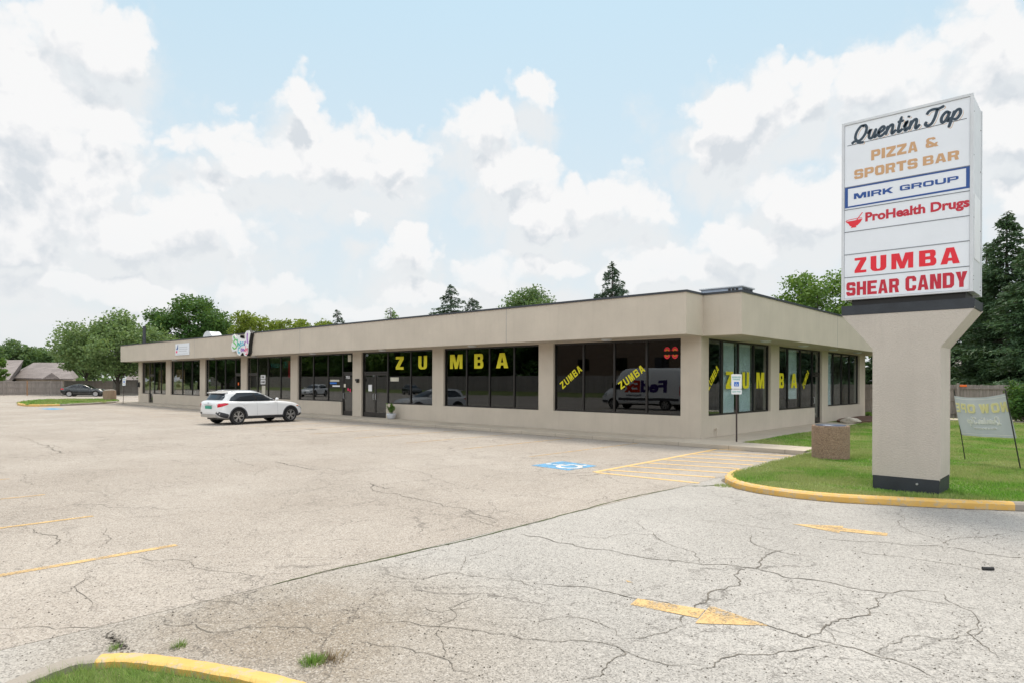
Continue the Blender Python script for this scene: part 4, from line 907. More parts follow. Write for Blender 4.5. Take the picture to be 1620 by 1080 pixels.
m.box(X0+.045, X1-.045, cy0+.03, cy1-.03, Z0+.03, Z1-.03); m.build('core', 'cabinet', py)
m = MB()
for y0, y1 in ((cy0, cy0+.06), (cy1-.06, cy1)):
    m.box(X0, X0+.045, y0, y1, Z0, Z1); m.box(X1-.045, X1, y0, y1, Z0, Z1); m.box(X0+.045, X1-.045, y0, y1, Z1-.045, Z1); m.box(X0+.045, X1-.045, y0, y1, Z0, Z0+.03)
m.build('frame', 'cabinet', py, bevel=.004)
m = MB(); m.box(X1-.045, X1-.012, cy0+.065, cy1-.065, Z0+.02, Z1-.01); m.box(X0+.012, X0+.045, cy0+.065, cy1-.065, Z0+.02, Z1-.01); m.box(X0+.045, X1-.045, cy0+.065, cy1-.065, Z1-.032, Z1-.012); m.build('side_panel', 'cabinet', py)
m = MB(); m.box(X1-.012, X1-.004, cy0+.2, cy1-.2, 3.95, 5.0); m.build('hatch', 'white', py, bevel=.003)
m = MB()
for z in (3.6, 3.66, 4.6, 5.6, 6.3): m.tube([(X1-.012, cy0+.13, z), (X1-.004, cy0+.13, z)], .008, 6); m.tube([(X1-.012, cy1-.13, z-.1), (X1-.004, cy1-.13, z-.1)], .008, 6)
m.build('rivet', 'black', py)
rows = [3.432, 3.805, 4.211, 4.612, 5.008, 5.408, 6.512]
fp = lambda u, v, k: (u, cy0+.016-k, v)
panels = []
for i in range(6):
    m = MB(); m.box(X0+.048, X1-.048, cy0+.018, cy0+.028, rows[i]+.006, rows[i+1]-.006); panels.append(m.build('face_panel', 'sign_white', py, bevel=.002))
m = MB()
for z in rows[1:-1]: m.box(X0+.046, X1-.046, cy0+.012, cy0+.024, z-.006, z+.006)
m.build('divider', 'grey_line', py)
th = .004
Lt = Letters(fp, th); script_word(Lt, 'Quentin Tap', 6.40, 8.03, 6.19, .162, .045); Lt.stroke([(6.30, 6.145), (7.75, 6.167)], .015, smooth=False); Lt.stroke([(7.85, 6.168), (8.065, 6.173)], .015, smooth=False); Lt.build('lettering', 'slate_vinyl', panels[5])
Lt = Letters(lambda u, v, k: (u, cy0+.0175-k*.2, v), th); script_word(Lt, 'Quentin Tap', 6.415, 8.045, 6.176, .162, .054); Lt.build('lettering', 'tan_vinyl', panels[5])
Lt = Letters(lambda u, v, k: (u, cy0+.017-k*.2, v), th); script_word(Lt, 'Quentin Tap', 6.405, 8.035, 6.186, .162, .064); Lt.build('lettering', 'sign_white', panels[5])
for t_, a, b, c, d in (('PIZZA', 6.684, 7.384, 5.803, 5.978), ('&', 7.50, 7.68, 5.825, 5.985), ('SPORTS', 6.415, 7.384, 5.528, 5.692), ('BAR', 7.46, 7.963, 5.543, 5.692)):
    Lt = Letters(fp, th); Lt.word(t_, a, b, c, d, gap=.13, s=.33); Lt.build('lettering', 'tan_vinyl', panels[5])
Lt = Letters(fp, th); Lt.word('MIRK', 6.41, 7.023, 5.178, 5.277, gap=.12, s=.24, b=.3, widths={'I': .25, 'M': 1.25}); Lt.build('lettering', 'blue_vinyl', panels[4]); Lt = Letters(fp, th); Lt.word('GROUP', 7.125, 7.957, 5.19, 5.278, gap=.12, s=.24, b=.3); Lt.build('lettering', 'blue_vinyl', panels[4])
Lt = Letters(fp, th); Lt.poly([[(6.264,5.04),(8.109,5.055),(8.109,5.4),(6.264,5.4)], [(6.313,5.066),(6.313,5.378),(8.058,5.378),(8.058,5.086)]]); Lt.build('border', 'blue_vinyl', panels[4])
Lt = Letters(fp, th); Lt.text('ProHealth Drugs', 6.595, 8.107, 4.705, 4.912, .038)
Lt.build('lettering', 'dark_red_vinyl', panels[3])
Lt = Letters(fp, th); Lt.poly([[(6.275,4.80),(6.33,4.75),(6.345,4.715),(6.375,4.705),(6.365,4.68),(6.455,4.68),(6.445,4.705),(6.475,4.715),(6.52,4.76),(6.55,4.815),(6.40,4.802)]]); Lt.stroke([(6.275,4.808),(6.33,4.824),(6.40,4.83),(6.48,4.834),(6.545,4.83)], .009); Lt.stroke([(6.46,4.81),(6.55,4.925)], .024, smooth=False); Lt.build('emblem', 'red_vinyl', panels[3])
Lt = Letters(fp, th)
for c, a, b in (('Z', 6.426, 6.614), ('U', 6.682, 6.925), ('M', 7.002, 7.327), ('B', 7.411, 7.657), ('A', 7.715, 7.978)): Lt.g(c, a, b, 3.872, 4.135, s=.37 if c != 'M' else .27, b=.17)
Lt.build('lettering', 'red_vinyl', panels[1])
Lt = Letters(fp, th); Lt.word('SHEAR', 6.294, 7.118, 3.477, 3.715, gap=.13, s=.35); Lt.build('lettering', 'dark_red_vinyl', panels[0]); Lt = Letters(fp, th); Lt.word('CANDY', 7.214, 8.08, 3.483, 3.73, gap=.13, s=.35); Lt.build('lettering', 'dark_red_vinyl', panels[0])

# ================================================================== STREET FURNITURE
def post_sign(x, y, z0, zt, lean, label, yaw):
    e = empty('parking_sign', (x, y, z0), label, 'sign', 'accessible parking signs on posts', yaw)
    m = MB(); m.add([(px+lean*pz, py_, pz) for pz in (0, zt) for px, py_ in ((-.025,0),(-.008,.02),(.008,.02),(.025,0),(.008,-.006),(-.008,-.006))], [tuple(range(5,-1,-1)), tuple(range(6,12))]+[(i,(i+1)%6,6+(i+1)%6,6+i) for i in range(6)])
    m.build('post', plain('rusty sign post', (.045, .03, .028), .7), e, world=False)
    def fpl(u, v, k): z = zt-.62+v; return (u+lean*z, -.016-k, z)
    hw = .152
    def board(v0, v1, nm):
        c = .02; P = ch(-hw, v0, hw, v1, c); m = MB(); n = 8
        m.add([fpl(u, v, k) for k in (-.004, .0) for u, v in P], [tuple(range(8)), tuple(range(15,7,-1))]+[(i,(i+1)%8,8+(i+1)%8,8+i) for i in range(8)]); return m.build(nm, 'white', e, world=False)
    b1 = board(.17, .62, 'board'); b2 = board(.0, .155, 'board')
    Lt = Letters(fpl, .003); Lt.text('RESERVED', -.125, .125, .50, .55, .02); Lt.text('PARKING', -.105, .105, .435, .48, .02); Lt.build('lettering', 'teal_vinyl', b1, False)
    Lt = Letters(fpl, .003); Lt.poly([ch(-.07, .245, .07, .385, .008)]); s_ = Lt.build('emblem', 'isa_blue', b1, False)
    Lt = Letters(lambda u, v, k: fpl(u, v, k+.003), .003); f = Letters(lambda u, v, k: fpl(-.06+u*.12, .255+v*.12, k+.003), .003); isa(f, 1., w=.09); f.build('emblem_figure', 'white', b1, False)
    Lt = Letters(fpl, .003); Lt.text('$250 FINE', -.12, .12, .055, .105, .02); Lt.build('lettering', 'teal_vinyl', b2, False)
    return e
q = gr(1172, 697, .12)
post_sign(q[0], -.2, .12, 2.08, -.005, 'accessible parking sign on a dark post beside the near building corner', R(25))
p2 = gr(214, 638)
post_sign(p2[0], p2[1]-.9, 0, 2.1, .06, 'leaning accessible parking sign at the far left end of the building', R(30))
def bin_(x, y, z, r_, h, lean, label, lid):
    e = empty('litter_bin', (x, y, z), label, 'litter bin', 'round aggregate litter bins')
    e.rotation_euler = (0, lean, 0)
    MB().lathe([(r_*.97, -.02), (r_, .02), (r_, h-.03), (r_*.985, h), (r_*.86, h), (r_*.84, h-.05)], n=40).build('drum', 'aggregate', e, world=False, smooth=False)
    if lid == 'sunk': MB().lathe([(r_*.84, h-.06), (r_*.80, h+.015), (r_*.55, h+.03), (r_*.2, h+.038), (.01, h+.039)], n=32).build('lid', 'lid_metal', e, world=False, smooth=True)
    else: MB().lathe([(r_*.98, h+.001), (r_*.95, h+.05), (r_*.6, h+.11), (.01, h+.13)], n=32).build('lid', 'curb', e, world=False, smooth=True)
q = gr(1314, 722, .11); c_ = q+np.array([-.1, .25, 0])
w_ = (1341-1287)/F*((q-CP)@FW); 
c_ = dep(1314, 700, (gr(1314, 727, .115)-CP)@FW + w_/2)
bin_(c_[0], c_[1], .11, w_/2*1.0, .80, 0, 'round pebbly brown litter bin on the lawn beside the near sidewalk end', 'sunk')
c2 = gr(172, 635.5); bin_(c2[0]+.3, c2[1], .0, .50, .98, R(-6), 'leaning pebbly brown litter bin with a pale top on the far left island', 'dome')
# rubber tube off a wheel stop
q = gr(1563, 901); tb = MB(); a = R(75)
tb.tube([(q[0]-.055*math.cos(a-.7), q[1]-.055*math.sin(a-.7), .018), (q[0]+.055*math.cos(a-.7), q[1]+.055*math.sin(a-.7), .018)], .017, 12); tag(tb.build('rubber_tube', 'black', smooth=False), 'short black rubber tube lying on the grey driveway', 'tube')
q = gr(622, 663, .12)
e = empty('potted_plant', (-15.75, -.32, .12), 'small leafy plant in a round pale pot beside the double glass doors', 'potted plant')
MB().lathe([(.14, 0), (.19, .06), (.225, .2), (.23, .27), (.205, .27), (.2, .24)], (-15.75, -.32, .12), 28).build('pot', plain('pale ceramic', (.5, .52, .56), .5), e, smooth=True)
def leaf_cloud(name, centers, rad, n, size, mat, parent=None, seed=0, world=True, aspect=.6, flat=.0):
    rg = np.random.default_rng(seed); C = np.array(centers, float); Rr = np.array(rad, float); 
    if Rr.ndim == 1: Rr = np.repeat(Rr[:, None], 3, 1)
    w = (Rr.prod(1))**.7; w /= w.sum(); k = rg.choice(len(C), n, p=w); d = rg.normal(size=(n, 3)); d /= np.linalg.norm(d, axis=1)[:, None]; rr_ = rg.uniform(0, 1, n)**.45*(1+.12*rg.normal(size=n))
    P = C[k]+d*Rr[k]*rr_[:, None]
    a = rg.normal(size=(n, 3)); a[:, 2] *= .6; a /= np.linalg.norm(a, axis=1)[:, None]; b = np.cross(a, rg.normal(size=(n, 3))); b /= np.linalg.norm(b, axis=1)[:, None]
    s = size*rg.uniform(.55, 1.35, n)[:, None]; a = a*s; b = b*s*aspect
    V = np.stack([P-a*.5, P+b*.5, P+a*.5, P-b*.5], 1).reshape(-1, 3)
    me = fast_mesh(name, V, 4, n); return link(name, me, mat, parent, world)
rp = random.Random(4); m = MB(); cen = []; rad = []
for i in range(14):
    a = rp.uniform(0, 6.28); r_ = rp.uniform(.05, .26); h = rp.uniform(.25, .5); b0 = (-15.75+.05*math.cos(a), -.32+.05*math.sin(a), .36); b1 = (-15.75+r_*math.cos(a), -.32+r_*math.sin(a), .36+h)
    m.tube([b0, b1], .006, 5); 
    for t in (.5, .75, 1): cen.append(tuple(b0[j]+(b1[j]-b0[j])*t for j in range(3))); rad.append(.07)
m.build('stem', 'leaf_dark', e); leaf_cloud('foliage', cen, rad, 500, .07, 'leaf_mid', e, 3)
# rock and mulch bed at the rear corner
mm = MB(); P = [(.25+1.1*math.cos(a)*(1+.15*math.sin(3*a))+.7, 16.0+3.6*math.sin(a)*(1+.1*math.cos(2*a))) for a in [i*math.pi/14 for i in range(28)]]
mm.prism(P, .11, .20); tag(mm.build('mulch_bed', 'mulch'), kind='structure')
def blob(name, c, rx, ry, rz, mat, seed=1, amp=.2):
    bm = bmesh.new(); bmesh.ops.create_icosphere(bm, subdivisions=3, radius=1); rg = random.Random(seed); ph = [rg.uniform(0, 6) for _ in range(6)]
    for v in bm.verts:
        q = v.co; f = 1+amp*(math.sin(q.x*2.3+ph[0])*math.sin(q.y*2.7+ph[1])+.6*math.sin(q.z*4+ph[2]+q.x*3)+.3*math.sin(q.y*7+ph[3])); v.co = Vector((q.x*rx*f+c[0], q.y*ry*f+c[1], q.z*rz*f+c[2]))
    me = bpy.data.meshes.new(name); bm.to_mesh(me); bm.free(); return link(name, me, mat)
q = gr(1347, 668, .15); tag(blob('rock', (q[0], q[1], .22), .36, .26, .17, 'rock'), 'pale rounded rock by the brown mulch at the rear building corner', 'rock')
# banner on two leaning poles
bp0, bp1 = gr(1528, 727, .12), gr(1616, 741, .12)
t0 = dep(1509.5, 616, (bp0-CP)@FW-.1); t1 = dep(1590, 615, (bp1-CP)@FW+.05)
bn = empty('feather_banner', tuple(bp0), 'grey NOW OPEN banner seen from behind between two leaning dark poles', 'banner')
MB().tube([bp0-np.array([0, 0, .1]), t0], .011, 8).build('pole', 'black', bn); MB().tube([bp1-np.array([0, 0, .1]), t1], .013, 8).build('pole', 'black', bn)
def alongp(b, t, py_): # point on a pole at pixel row
    s = (py_-(540+SH))*-1; z0 = b[2]; D = (b-CP)@FW; f = (D*(602.5-py_)/F+CH-z0)/(t[2]-z0); return b+(t-b)*f
TL, TR = alongp(bp0, t0, 622), alongp(bp1, t1, 618.5); BL, BR = alongp(bp0, t0, 684), alongp(bp1, t1, 690)
nb = np.cross(TR-TL, BL-TL); nb = nb/np.linalg.norm(nb); 
if nb@(CP-TL) < 0: nb = -nb
def bfn(u, v, k):  # u 0 right pole to 1 left pole, v 0 bottom to 1 top
    u2 = 1-u; p = BL*(1-u2)*(1-v)+BR*u2*(1-v)+TR*u2*v+TL*(1-u2)*v; p = p+np.array([0, 0, -1])*(.07*math.sin(math.pi*u2)*v)
    return tuple(p+nb*(k+.03*math.sin(u2*5+v*1.5)+.008*math.sin(u2*17+v*4)))
m = MB(); m.grid([[bfn(i/30, j/16, 0) for i in range(31)] for j in range(17)]); sh = m.build('sheet', 'banner', bn, smooth=True, fixn=False)
m = MB()
for v in (.05, .94):
    m.grid([[bfn(i/30, v+d, .004) for i in range(31)] for d in (0, .012)])
m.build('hem', 'banner_white', bn, fixn=False)
Lt = Letters(bfn, .02)
for c, a, b in (('N', .03, .155), ('O', .19, .325), ('W', .36, .55), ('O', .62, .75), ('P', .785, .885), ('E', .915, .985)): Lt.g(c, a, b, .60, .83, s=.27, b=.2)
Lt.build('lettering', 'banner_yellow', sh)
Lt = Letters(bfn, .02); script_word(Lt, 'Quentin Tap', .22, .82, .33, .105, .022, .25); Lt.text('PIZZA & SPORTS BAR', .30, .70, .19, .235, .02); Lt.build('lettering', 'banner_white', sh)
#PART3
# ================================================================== CARS
def children(o): return [c for c in bpy.data.objects if c.parent == o]
def copy_tree(o, parent=None):
    c = o.copy(); COL.objects.link(c)
    if parent is not None: c.parent = parent
    for k_ in children(o): copy_tree(k_, c)
    return c
class Body:
    def __init__(s, rows):   # x: zb zm zs zt wb wm ws wt
        s.r = np.array(rows, float); s.x0, s.x1 = s.r[0, 0], s.r[-1, 0]
    def par(s, x):
        r = s.r; i = int(np.clip(np.searchsorted(r[:, 0], x)-1, 0, len(r)-2)); t = (x-r[i, 0])/(r[i+1, 0]-r[i, 0])
        p0, p1, p2, p3 = r[max(i-1, 0), 1:], r[i, 1:], r[i+1, 1:], r[min(i+2, len(r)-1), 1:]
        h = r[i+1, 0]-r[i, 0]; m1 = (p2-p0)/(r[i+1, 0]-r[max(i-1, 0), 0])*h; m2 = (p3-p1)/(r[min(i+2, len(r)-1), 0]-r[i, 0])*h
        return (2*t**3-3*t*t+1)*p1+(t**3-2*t*t+t)*m1+(-2*t**3+3*t*t)*p2+(t**3-t*t)*m2
    def sec(s, x):
        zb, zm, zs, zt, wb, wm, ws, wt = s.par(x)
        return catmull([(0, zb), (wb*.8, zb), (wm*.98, zb+.10), (wm, zm), (wm*.985, (zm+zs)/2), (ws, zs), (wt, zt-.005), (wt*.55, zt+.015), (0, zt+.02)], 4)
    def y(s, x, z):
        S_ = s.sec(x); S_ = S_[6:]; 
        for a, b in zip(S_, S_[1:]):
            if (a[1]-z)*(b[1]-z) <= 0 and a[1] != b[1]: return a[0]+(b[0]-a[0])*(z-a[1])/(b[1]-a[1])
        return S_[-1][0] if z > S_[-1][1] else S_[0][0]
    def mesh(s, n=64):
        xs = s.x0+(s.x1-s.x0)*(.5-.5*np.cos(np.linspace(0, math.pi, n)))*.6+(s.x1-s.x0)*.4*np.linspace(0, 1, n)
        m = MB(); rows = []
        for x in xs:
            h = s.sec(x); rows.append([(x, a, z) for a, z in h]+[(x, -a, z) for a, z in h[-2:0:-1]])
        k = len(rows[0]); m.add([p for r in rows for p in r], [(i*k+j, i*k+(j+1) % k, (i+1)*k+(j+1) % k, (i+1)*k+j) for i in range(n-1) for j in range(k)]+[tuple(range(k-1, -1, -1)), tuple(range((n-1)*k, n*k))])
        return m
    def strip(s, m, xs, z0, z1, nz=4, eps=.004, sides=(1, -1)):
        for sd in sides:
            P = [[(x, sd*(s.y(x, z)+eps), z) for z in np.linspace(z0(x) if callable(z0) else z0, z1(x) if callable(z1) else z1, nz)] for x in xs]; m.grid(P)
        return m
class Cabin:
    def __init__(s, lev, n=4.5): s.l = np.array(lev, float); s.n = n
    def at(s, z):
        l = s.l; return [np.interp(z, l[:, 0], l[:, i]) for i in (1, 2, 3)]
    def pt(s, z, t, e=1.):
        xr, xf, w = s.at(z); a = (xf-xr)/2; c = (xf+xr)/2; ct, st = math.cos(t), math.sin(t)
        return (c+a*e*math.copysign(abs(ct)**(2/s.n), ct), w*e*math.copysign(abs(st)**(2/s.n), st), z)
    def mesh(s):
        zs = []
        for a, b in zip(s.l[:-1, 0], s.l[1:, 0]): zs += list(np.linspace(a, b, 4)[:-1])
        zs.append(s.l[-1, 0]); m = MB(); K = 48; m.add([s.pt(z, 2*math.pi*k/K) for z in zs for k in range(K)], [(i*K+k, i*K+(k+1) % K, (i+1)*K+(k+1) % K, (i+1)*K+k) for i in range(len(zs)-1) for k in range(K)]+[tuple(range((len(zs)-1)*K, len(zs)*K))]); return m
    def side(s, m, z0, z1, xa, xb, eps=.005, sides=(1, -1)):   # xa, xb functions of z
        for sd in sides:
            P = []
            for z in np.linspace(z0, z1, 7):
                xr, xf, w = s.at(z); a = (xf-xr)/2; c = (xf+xr)/2
                P.append([(x, sd*(w*(max(0, 1-abs((x-c)/a)**s.n))**(1/s.n)+eps), z) for x in np.linspace(xa(z), xb(z), 14)])
            m.grid(P)
        return m
    def end(s, m, z0, z1, yw, front=True, eps=.006):
        P = []
        for z in np.linspace(z0, z1, 7):
            xr, xf, w = s.at(z); a = (xf-xr)/2; c = (xf+xr)/2; row = []
            for y in np.linspace(-yw(z), yw(z), 13):
                x = a*(max(0, 1-abs(y/w)**s.n))**(1/s.n)+eps; row.append((c+x if front else c-x, y, z+eps))
            P.append(row)
        return m.grid(P)
def cut_arches(o, axles, r_, w):
    for ax in axles:
        for sd in (1, -1):
            m = MB(); m.lathe([(r_, -.17), (r_, .17)], (ax, sd*(w-.05), .34), 28, 'y'); c = m.build('cutter', 'black')
            md = o.modifiers.new('b', 'BOOLEAN'); md.object = c; md.operation = 'DIFFERENCE'; md.solver = 'EXACT'
            dg = bpy.context.evaluated_depsgraph_get(); me = bpy.data.meshes.new_from_object(o.evaluated_get(dg), depsgraph=dg); o.modifiers.clear(); o.data = me; bpy.data.objects.remove(c)
def wheel(parent, x, y, r_, spokes=5, rimmat='rim_dark', spokemat='rim_silver', wide=.215):
    sd = 1 if y > 0 else -1; m = MB(); w = wide/2
    m.lathe([(r_*.72, -w), (r_*.93, -w), (r_, -w*.7), (r_, w*.7), (r_*.93, w), (r_*.72, w), (r_*.70, 0), (r_*.72, -w)], (x, y, r_), 36, 'y', False); t = m.build('wheel', 'tyre', parent, world=False, smooth=False)
    m = MB(); m.lathe([(r_*.70, sd*w*.1), (r_*.70, sd*w*.5)], (x, y, r_), 30, 'y'); m.lathe([(r_*.74, sd*w*.93), (r_*.735, sd*w*1.0), (r_*.70, sd*w*1.0), (r_*.69, sd*w*.8)], (x, y, r_), 30, 'y', False); m.build('rim', rimmat, t, world=False)
    m = MB()
    for k in range(spokes):
        a0 = 2*math.pi*k/spokes+.3
        for da in (-.17, .17):
            p = [(r_*.12, a0+da*1.2), (r_*.45, a0+da*.8), (r_*.71, a0+da*1.35)]
            for (ra, aa), (rb, ab) in zip(p, p[1:]):
                A = np.array([ra*math.cos(aa), ra*math.sin(aa)]); B = np.array([rb*math.cos(ab), rb*math.sin(ab)]); d = (B-A)/np.linalg.norm(B-A); n = np.array([-d[1], d[0]])*r_*.05
                y0, y1 = y+sd*w*.72, y+sd*w*.9; q = [A+n, A-n, B-n, B+n]; m.add([(x+v[0], yy, r_+v[1]) for yy in (y0, y1) for v in q], [(0,1,2,3),(7,6,5,4),(0,4,5,1),(1,5,6,2),(2,6,7,3),(3,7,4,0)])
    m.lathe([(r_*.16, sd*w*.6), (r_*.14, sd*w*.93)], (x, y, r_), 14, 'y'); m.lathe([(r_*.72, sd*w*.9), (r_*.70, sd*w*.98), (r_*.66, sd*w*.96), (r_*.665, sd*w*.85)], (x, y, r_), 36, 'y', False); m.build('spokes', spokemat, t, world=False)
    return t
def arch(m, B, ax, r0, r1, a0=-.15, a1=math.pi+.15, n=22):
    for sd in (1, -1):
        rows = []
        for i in range(n+1):
            a = a0+(a1-a0)*i/n; row = []
            for q, (rr_, e) in enumerate(((r0-.01, -.06), (r0, .012), ((r0+r1)/2, .020), (r1, .006))):
                x, z = ax+rr_*math.cos(a), .34+rr_*math.sin(a); x = min(max(x, B.x0+.03), B.x1-.03); row.append((x, sd*(B.y(x, max(z, .33))+e), z))
            rows.append(row)
        m.grid(rows)
def make_suv(label, paint='car_white'):
    e = empty('white_suv', (0, 0, 0), label, 'car')
    B = Body([(-2.19,.50,.64,.84,.90,.46,.60,.58,.45), (-2.13,.38,.62,.93,1.00,.62,.76,.72,.60), (-1.98,.30,.60,.97,1.05,.76,.87,.82,.70), (-1.6,.25,.58,.97,1.05,.80,.905,.86,.74), (-.8,.23,.56,.95,1.03,.82,.895,.855,.75), (.3,.23,.55,.93,1.01,.82,.895,.85,.75),
              (.95,.23,.55,.91,1.00,.82,.90,.85,.74), (1.4,.23,.54,.88,.965,.80,.90,.84,.70), (1.8,.25,.52,.82,.90,.74,.86,.78,.62), (2.05,.28,.50,.73,.80,.66,.77,.68,.5), (2.19,.34,.48,.62,.68,.52,.62,.56,.4), (2.24,.42,.48,.56,.60,.4,.50,.44,.3)])
    b = B.mesh().build('body', [paint, 'black'], e, world=False, smooth=True); cut_arches(b, (-1.32, 1.38), .395, .90)
    for md in (): pass
    C = Cabin([(.97,-2.09,.98,.81), (1.10,-2.04,.72,.785), (1.25,-1.94,.38,.745), (1.36,-1.86,.10,.705), (1.43,-1.70,-.12,.66), (1.475,-1.42,-.36,.58), (1.505,-1.1,-.55,.42), (1.518,-.95,-.68,.25)])
    C.mesh().build('roof', paint, e, world=False, smooth=True)
    m = MB(); C.side(m, 1.035, 1.385, lambda z: np.interp(z, (1.03, 1.2, 1.39), (-1.70, -1.60, -1.30)), lambda z: np.interp(z, (1.03, 1.25, 1.39), (.62, .22, -.22))); m.build('side_window', 'car_glass', e, world=False, smooth=True)
    m = MB(); C.side(m, 1.03, 1.39, lambda z: np.interp(z, (1.03, 1.39), (-.42, -.56)), lambda z: np.interp(z, (1.03, 1.39), (-.32, -.47)), eps=.008); C.side(m, 1.385, 1.402, lambda z: -1.34, lambda z: -.2, eps=.007); C.side(m, 1.02, 1.036, lambda z: -1.72, lambda z: .65, eps=.007); m.build('window_trim', 'black', e, world=False)
    m = MB(); C.end(m, 1.03, 1.37, lambda z: np.interp(z, (1.0, 1.37), (.70, .58)), True); m.build('windscreen', 'car_glass', e, world=False, smooth=True)
    m = MB(); C.end(m, 1.08, 1.36, lambda z: np.interp(z, (1.08, 1.2, 1.36), (.62, .64, .56)), False); m.build('rear_window', 'car_glass', e, world=False, smooth=True)
    m = MB(); m.add([(-1.94,-.58,1.40),(-1.94,.58,1.40),(-1.62,.62,1.45),(-1.62,-.62,1.45),(-1.93,-.58,1.375),(-1.93,.58,1.375),(-1.65,.62,1.40),(-1.65,-.62,1.40)], [(0,1,2,3),(7,6,5,4),(0,4,5,1),(1,5,6,2),(3,2,6,7),(0,3,7,4)]); m.build('spoiler', paint, e, world=False, bevel=.008)
    for sd in (1, -1): m = MB(); m.tube([(-1.5, sd*.62, 1.45), (-1.2, sd*.60, 1.50), (-.6, sd*.58, 1.50), (-.35, sd*.58, 1.46)], .014, 6); m.build('roof_rail', 'rim_silver', e, world=False)
    m = MB(); arch(m, B, -1.32, .395, .455); arch(m, B, 1.38, .395, .455); m.build('arch_trim', 'cladding', e, world=False, smooth=True)
    m = MB(); B.strip(m, np.linspace(-.92, .98, 16), .25, .365, 4, .012); m.build('sill_cladding', 'cladding', e, world=False)
    m = MB(); xs = np.linspace(-2.185, -1.79, 12); B.strip(m, xs, lambda x: max(.30, B.par(x)[0]+.03), lambda x: np.interp(x, (-2.19, -1.79), (.60, .47)), 5, .010); B.strip(m, np.linspace(1.84, 2.22, 10), lambda x: B.par(x)[0]+.02, lambda x: .42, 4, .010); m.build('bumper_cladding', 'cladding', e, world=False)
    m = MB(); m.grid([[(-2.205-.02*(1-abs(y)/.6), y, z) for z in (.34, .38, .43, .47)] for y in np.linspace(-.6, .6, 9)]); m.build('skid_plate', 'silver', e, world=False)
    xs = np.linspace(-2.175, -1.80, 12); tl = [(lambda m: (B.strip(m, xs, lambda x: np.interp(x, (-2.18, -1.8), (.77, .90)), lambda x: np.interp(x, (-2.18, -1.95, -1.8), (.93, .965, .945)), 5, .012, sides=(sd_,)), m.build('tail_lamp', 'tail_red', e, world=False, smooth=True))[1])(MB()) for sd_ in (1, -1)][0]
    m = MB(); B.strip(m, np.linspace(-2.16, -1.9, 8), lambda x: np.interp(x, (-2.18, -1.8), (.885, .925)), lambda x: np.interp(x, (-2.18, -1.8), (.90, .935)), 2, .015); m.build('lamp_bar', 'pink', tl, world=False)
    tl = [(lambda m: (B.strip(m, np.linspace(1.72, 2.16, 12), lambda x: np.interp(x, (1.72, 2.16), (.76, .56)), lambda x: np.interp(x, (1.72, 1.95, 2.16), (.79, .745, .62)), 4, .010, sides=(sd_,)), m.build('headlight', 'lamp_clear', e, world=False, smooth=True))[1])(MB()) for sd_ in (1, -1)][0]
    tl = [(lambda m: (B.strip(m, np.linspace(1.74, 1.86, 4), .755, .785, 2, .014, sides=(sd_,)), m.build('indicator', 'amber', e, world=False))[1])(MB()) for sd_ in (1, -1)][0]
    m = MB(); m.grid([[(B.x1+.004-.10*(y/.45)**2, y, z) for z in (.42, .5, .58, .64)] for y in np.linspace(-.42, .42, 9)]); m.build('grille', 'black', e, world=False)
    m = MB(); m.add([(-2.215,-.26,.83),(-2.215,.26,.83),(-2.20,.26,.70),(-2.20,-.26,.70)], [(0,1,2,3)]); m.build('number_plate', plain('green dealer plate', (.03, .30, .22), .5), e, world=False, fixn=False)
    m = MB(); m.box(-2.235, -2.21, -.30, .30, .86, .885); m.lathe([(.045, -.01), (.045, .01)], (-2.2, 0, .95), 14, 'y'); m.build('badge', 'rim_silver', e, world=False)
    m = MB()
    for x in (-.40, .66): B.strip(m, [x, x+.007], .37, 1.0, 12, .003)
    B.strip(m, np.linspace(-.98, .66, 20), .365, .372, 2, .004)
    for sd in (1, -1):
        pts = [(-.98,.45),(-1.0,.75),(-1.1,.88),(-1.35,.98)]
        for (xa, za), (xb, zb) in zip(pts, pts[1:]): m.grid([[(xa+(xb-xa)*t+d, sd*(B.y(xa+(xb-xa)*t, za+(zb-za)*t)+.003), za+(zb-za)*t) for d in (0, .007)] for t in np.linspace(0, 1, 5)])
    m.build('door_seam', 'grey_line', e, world=False, fixn=False)
    m = MB()
    for x in (-1.0+.05, -.05+.18):
        for sd in (1, -1): m.tube([(x-.10, sd*(B.y(x, .88)+.006), .885), (x-.07, sd*(B.y(x, .88)+.03), .89), (x+.07, sd*(B.y(x, .88)+.03), .885), (x+.10, sd*(B.y(x, .88)+.006), .88)], .013, 6)
    m.build('door_handle', paint, e, world=False)
    for sd in (1, -1):
        m = MB(); m.tube([(.62, sd*.80, 1.02), (.60, sd*.90, 1.06)], .02, 6); m.lathe([(.02,-.07),(.07,-.06),(.085,0),(.06,.06),(.02,.08)], (.57, sd*.96, 1.08), 12, 'y'); m.build('mirror', paint, e, world=False, smooth=True)
    for x in (-1.32, 1.38):
        for sd in (1, -1): wheel(e, x, sd*.79, .345)
    m = MB(); m.box(-1.9, 1.9, -.6, .6, .22, .34); m.tube([(-1.32,-.7,.34),(-1.32,.7,.34)], .05); m.tube([(1.38,-.7,.34),(1.38,.7,.34)], .05); m.build('underbody', 'black', e, world=False)
    return e
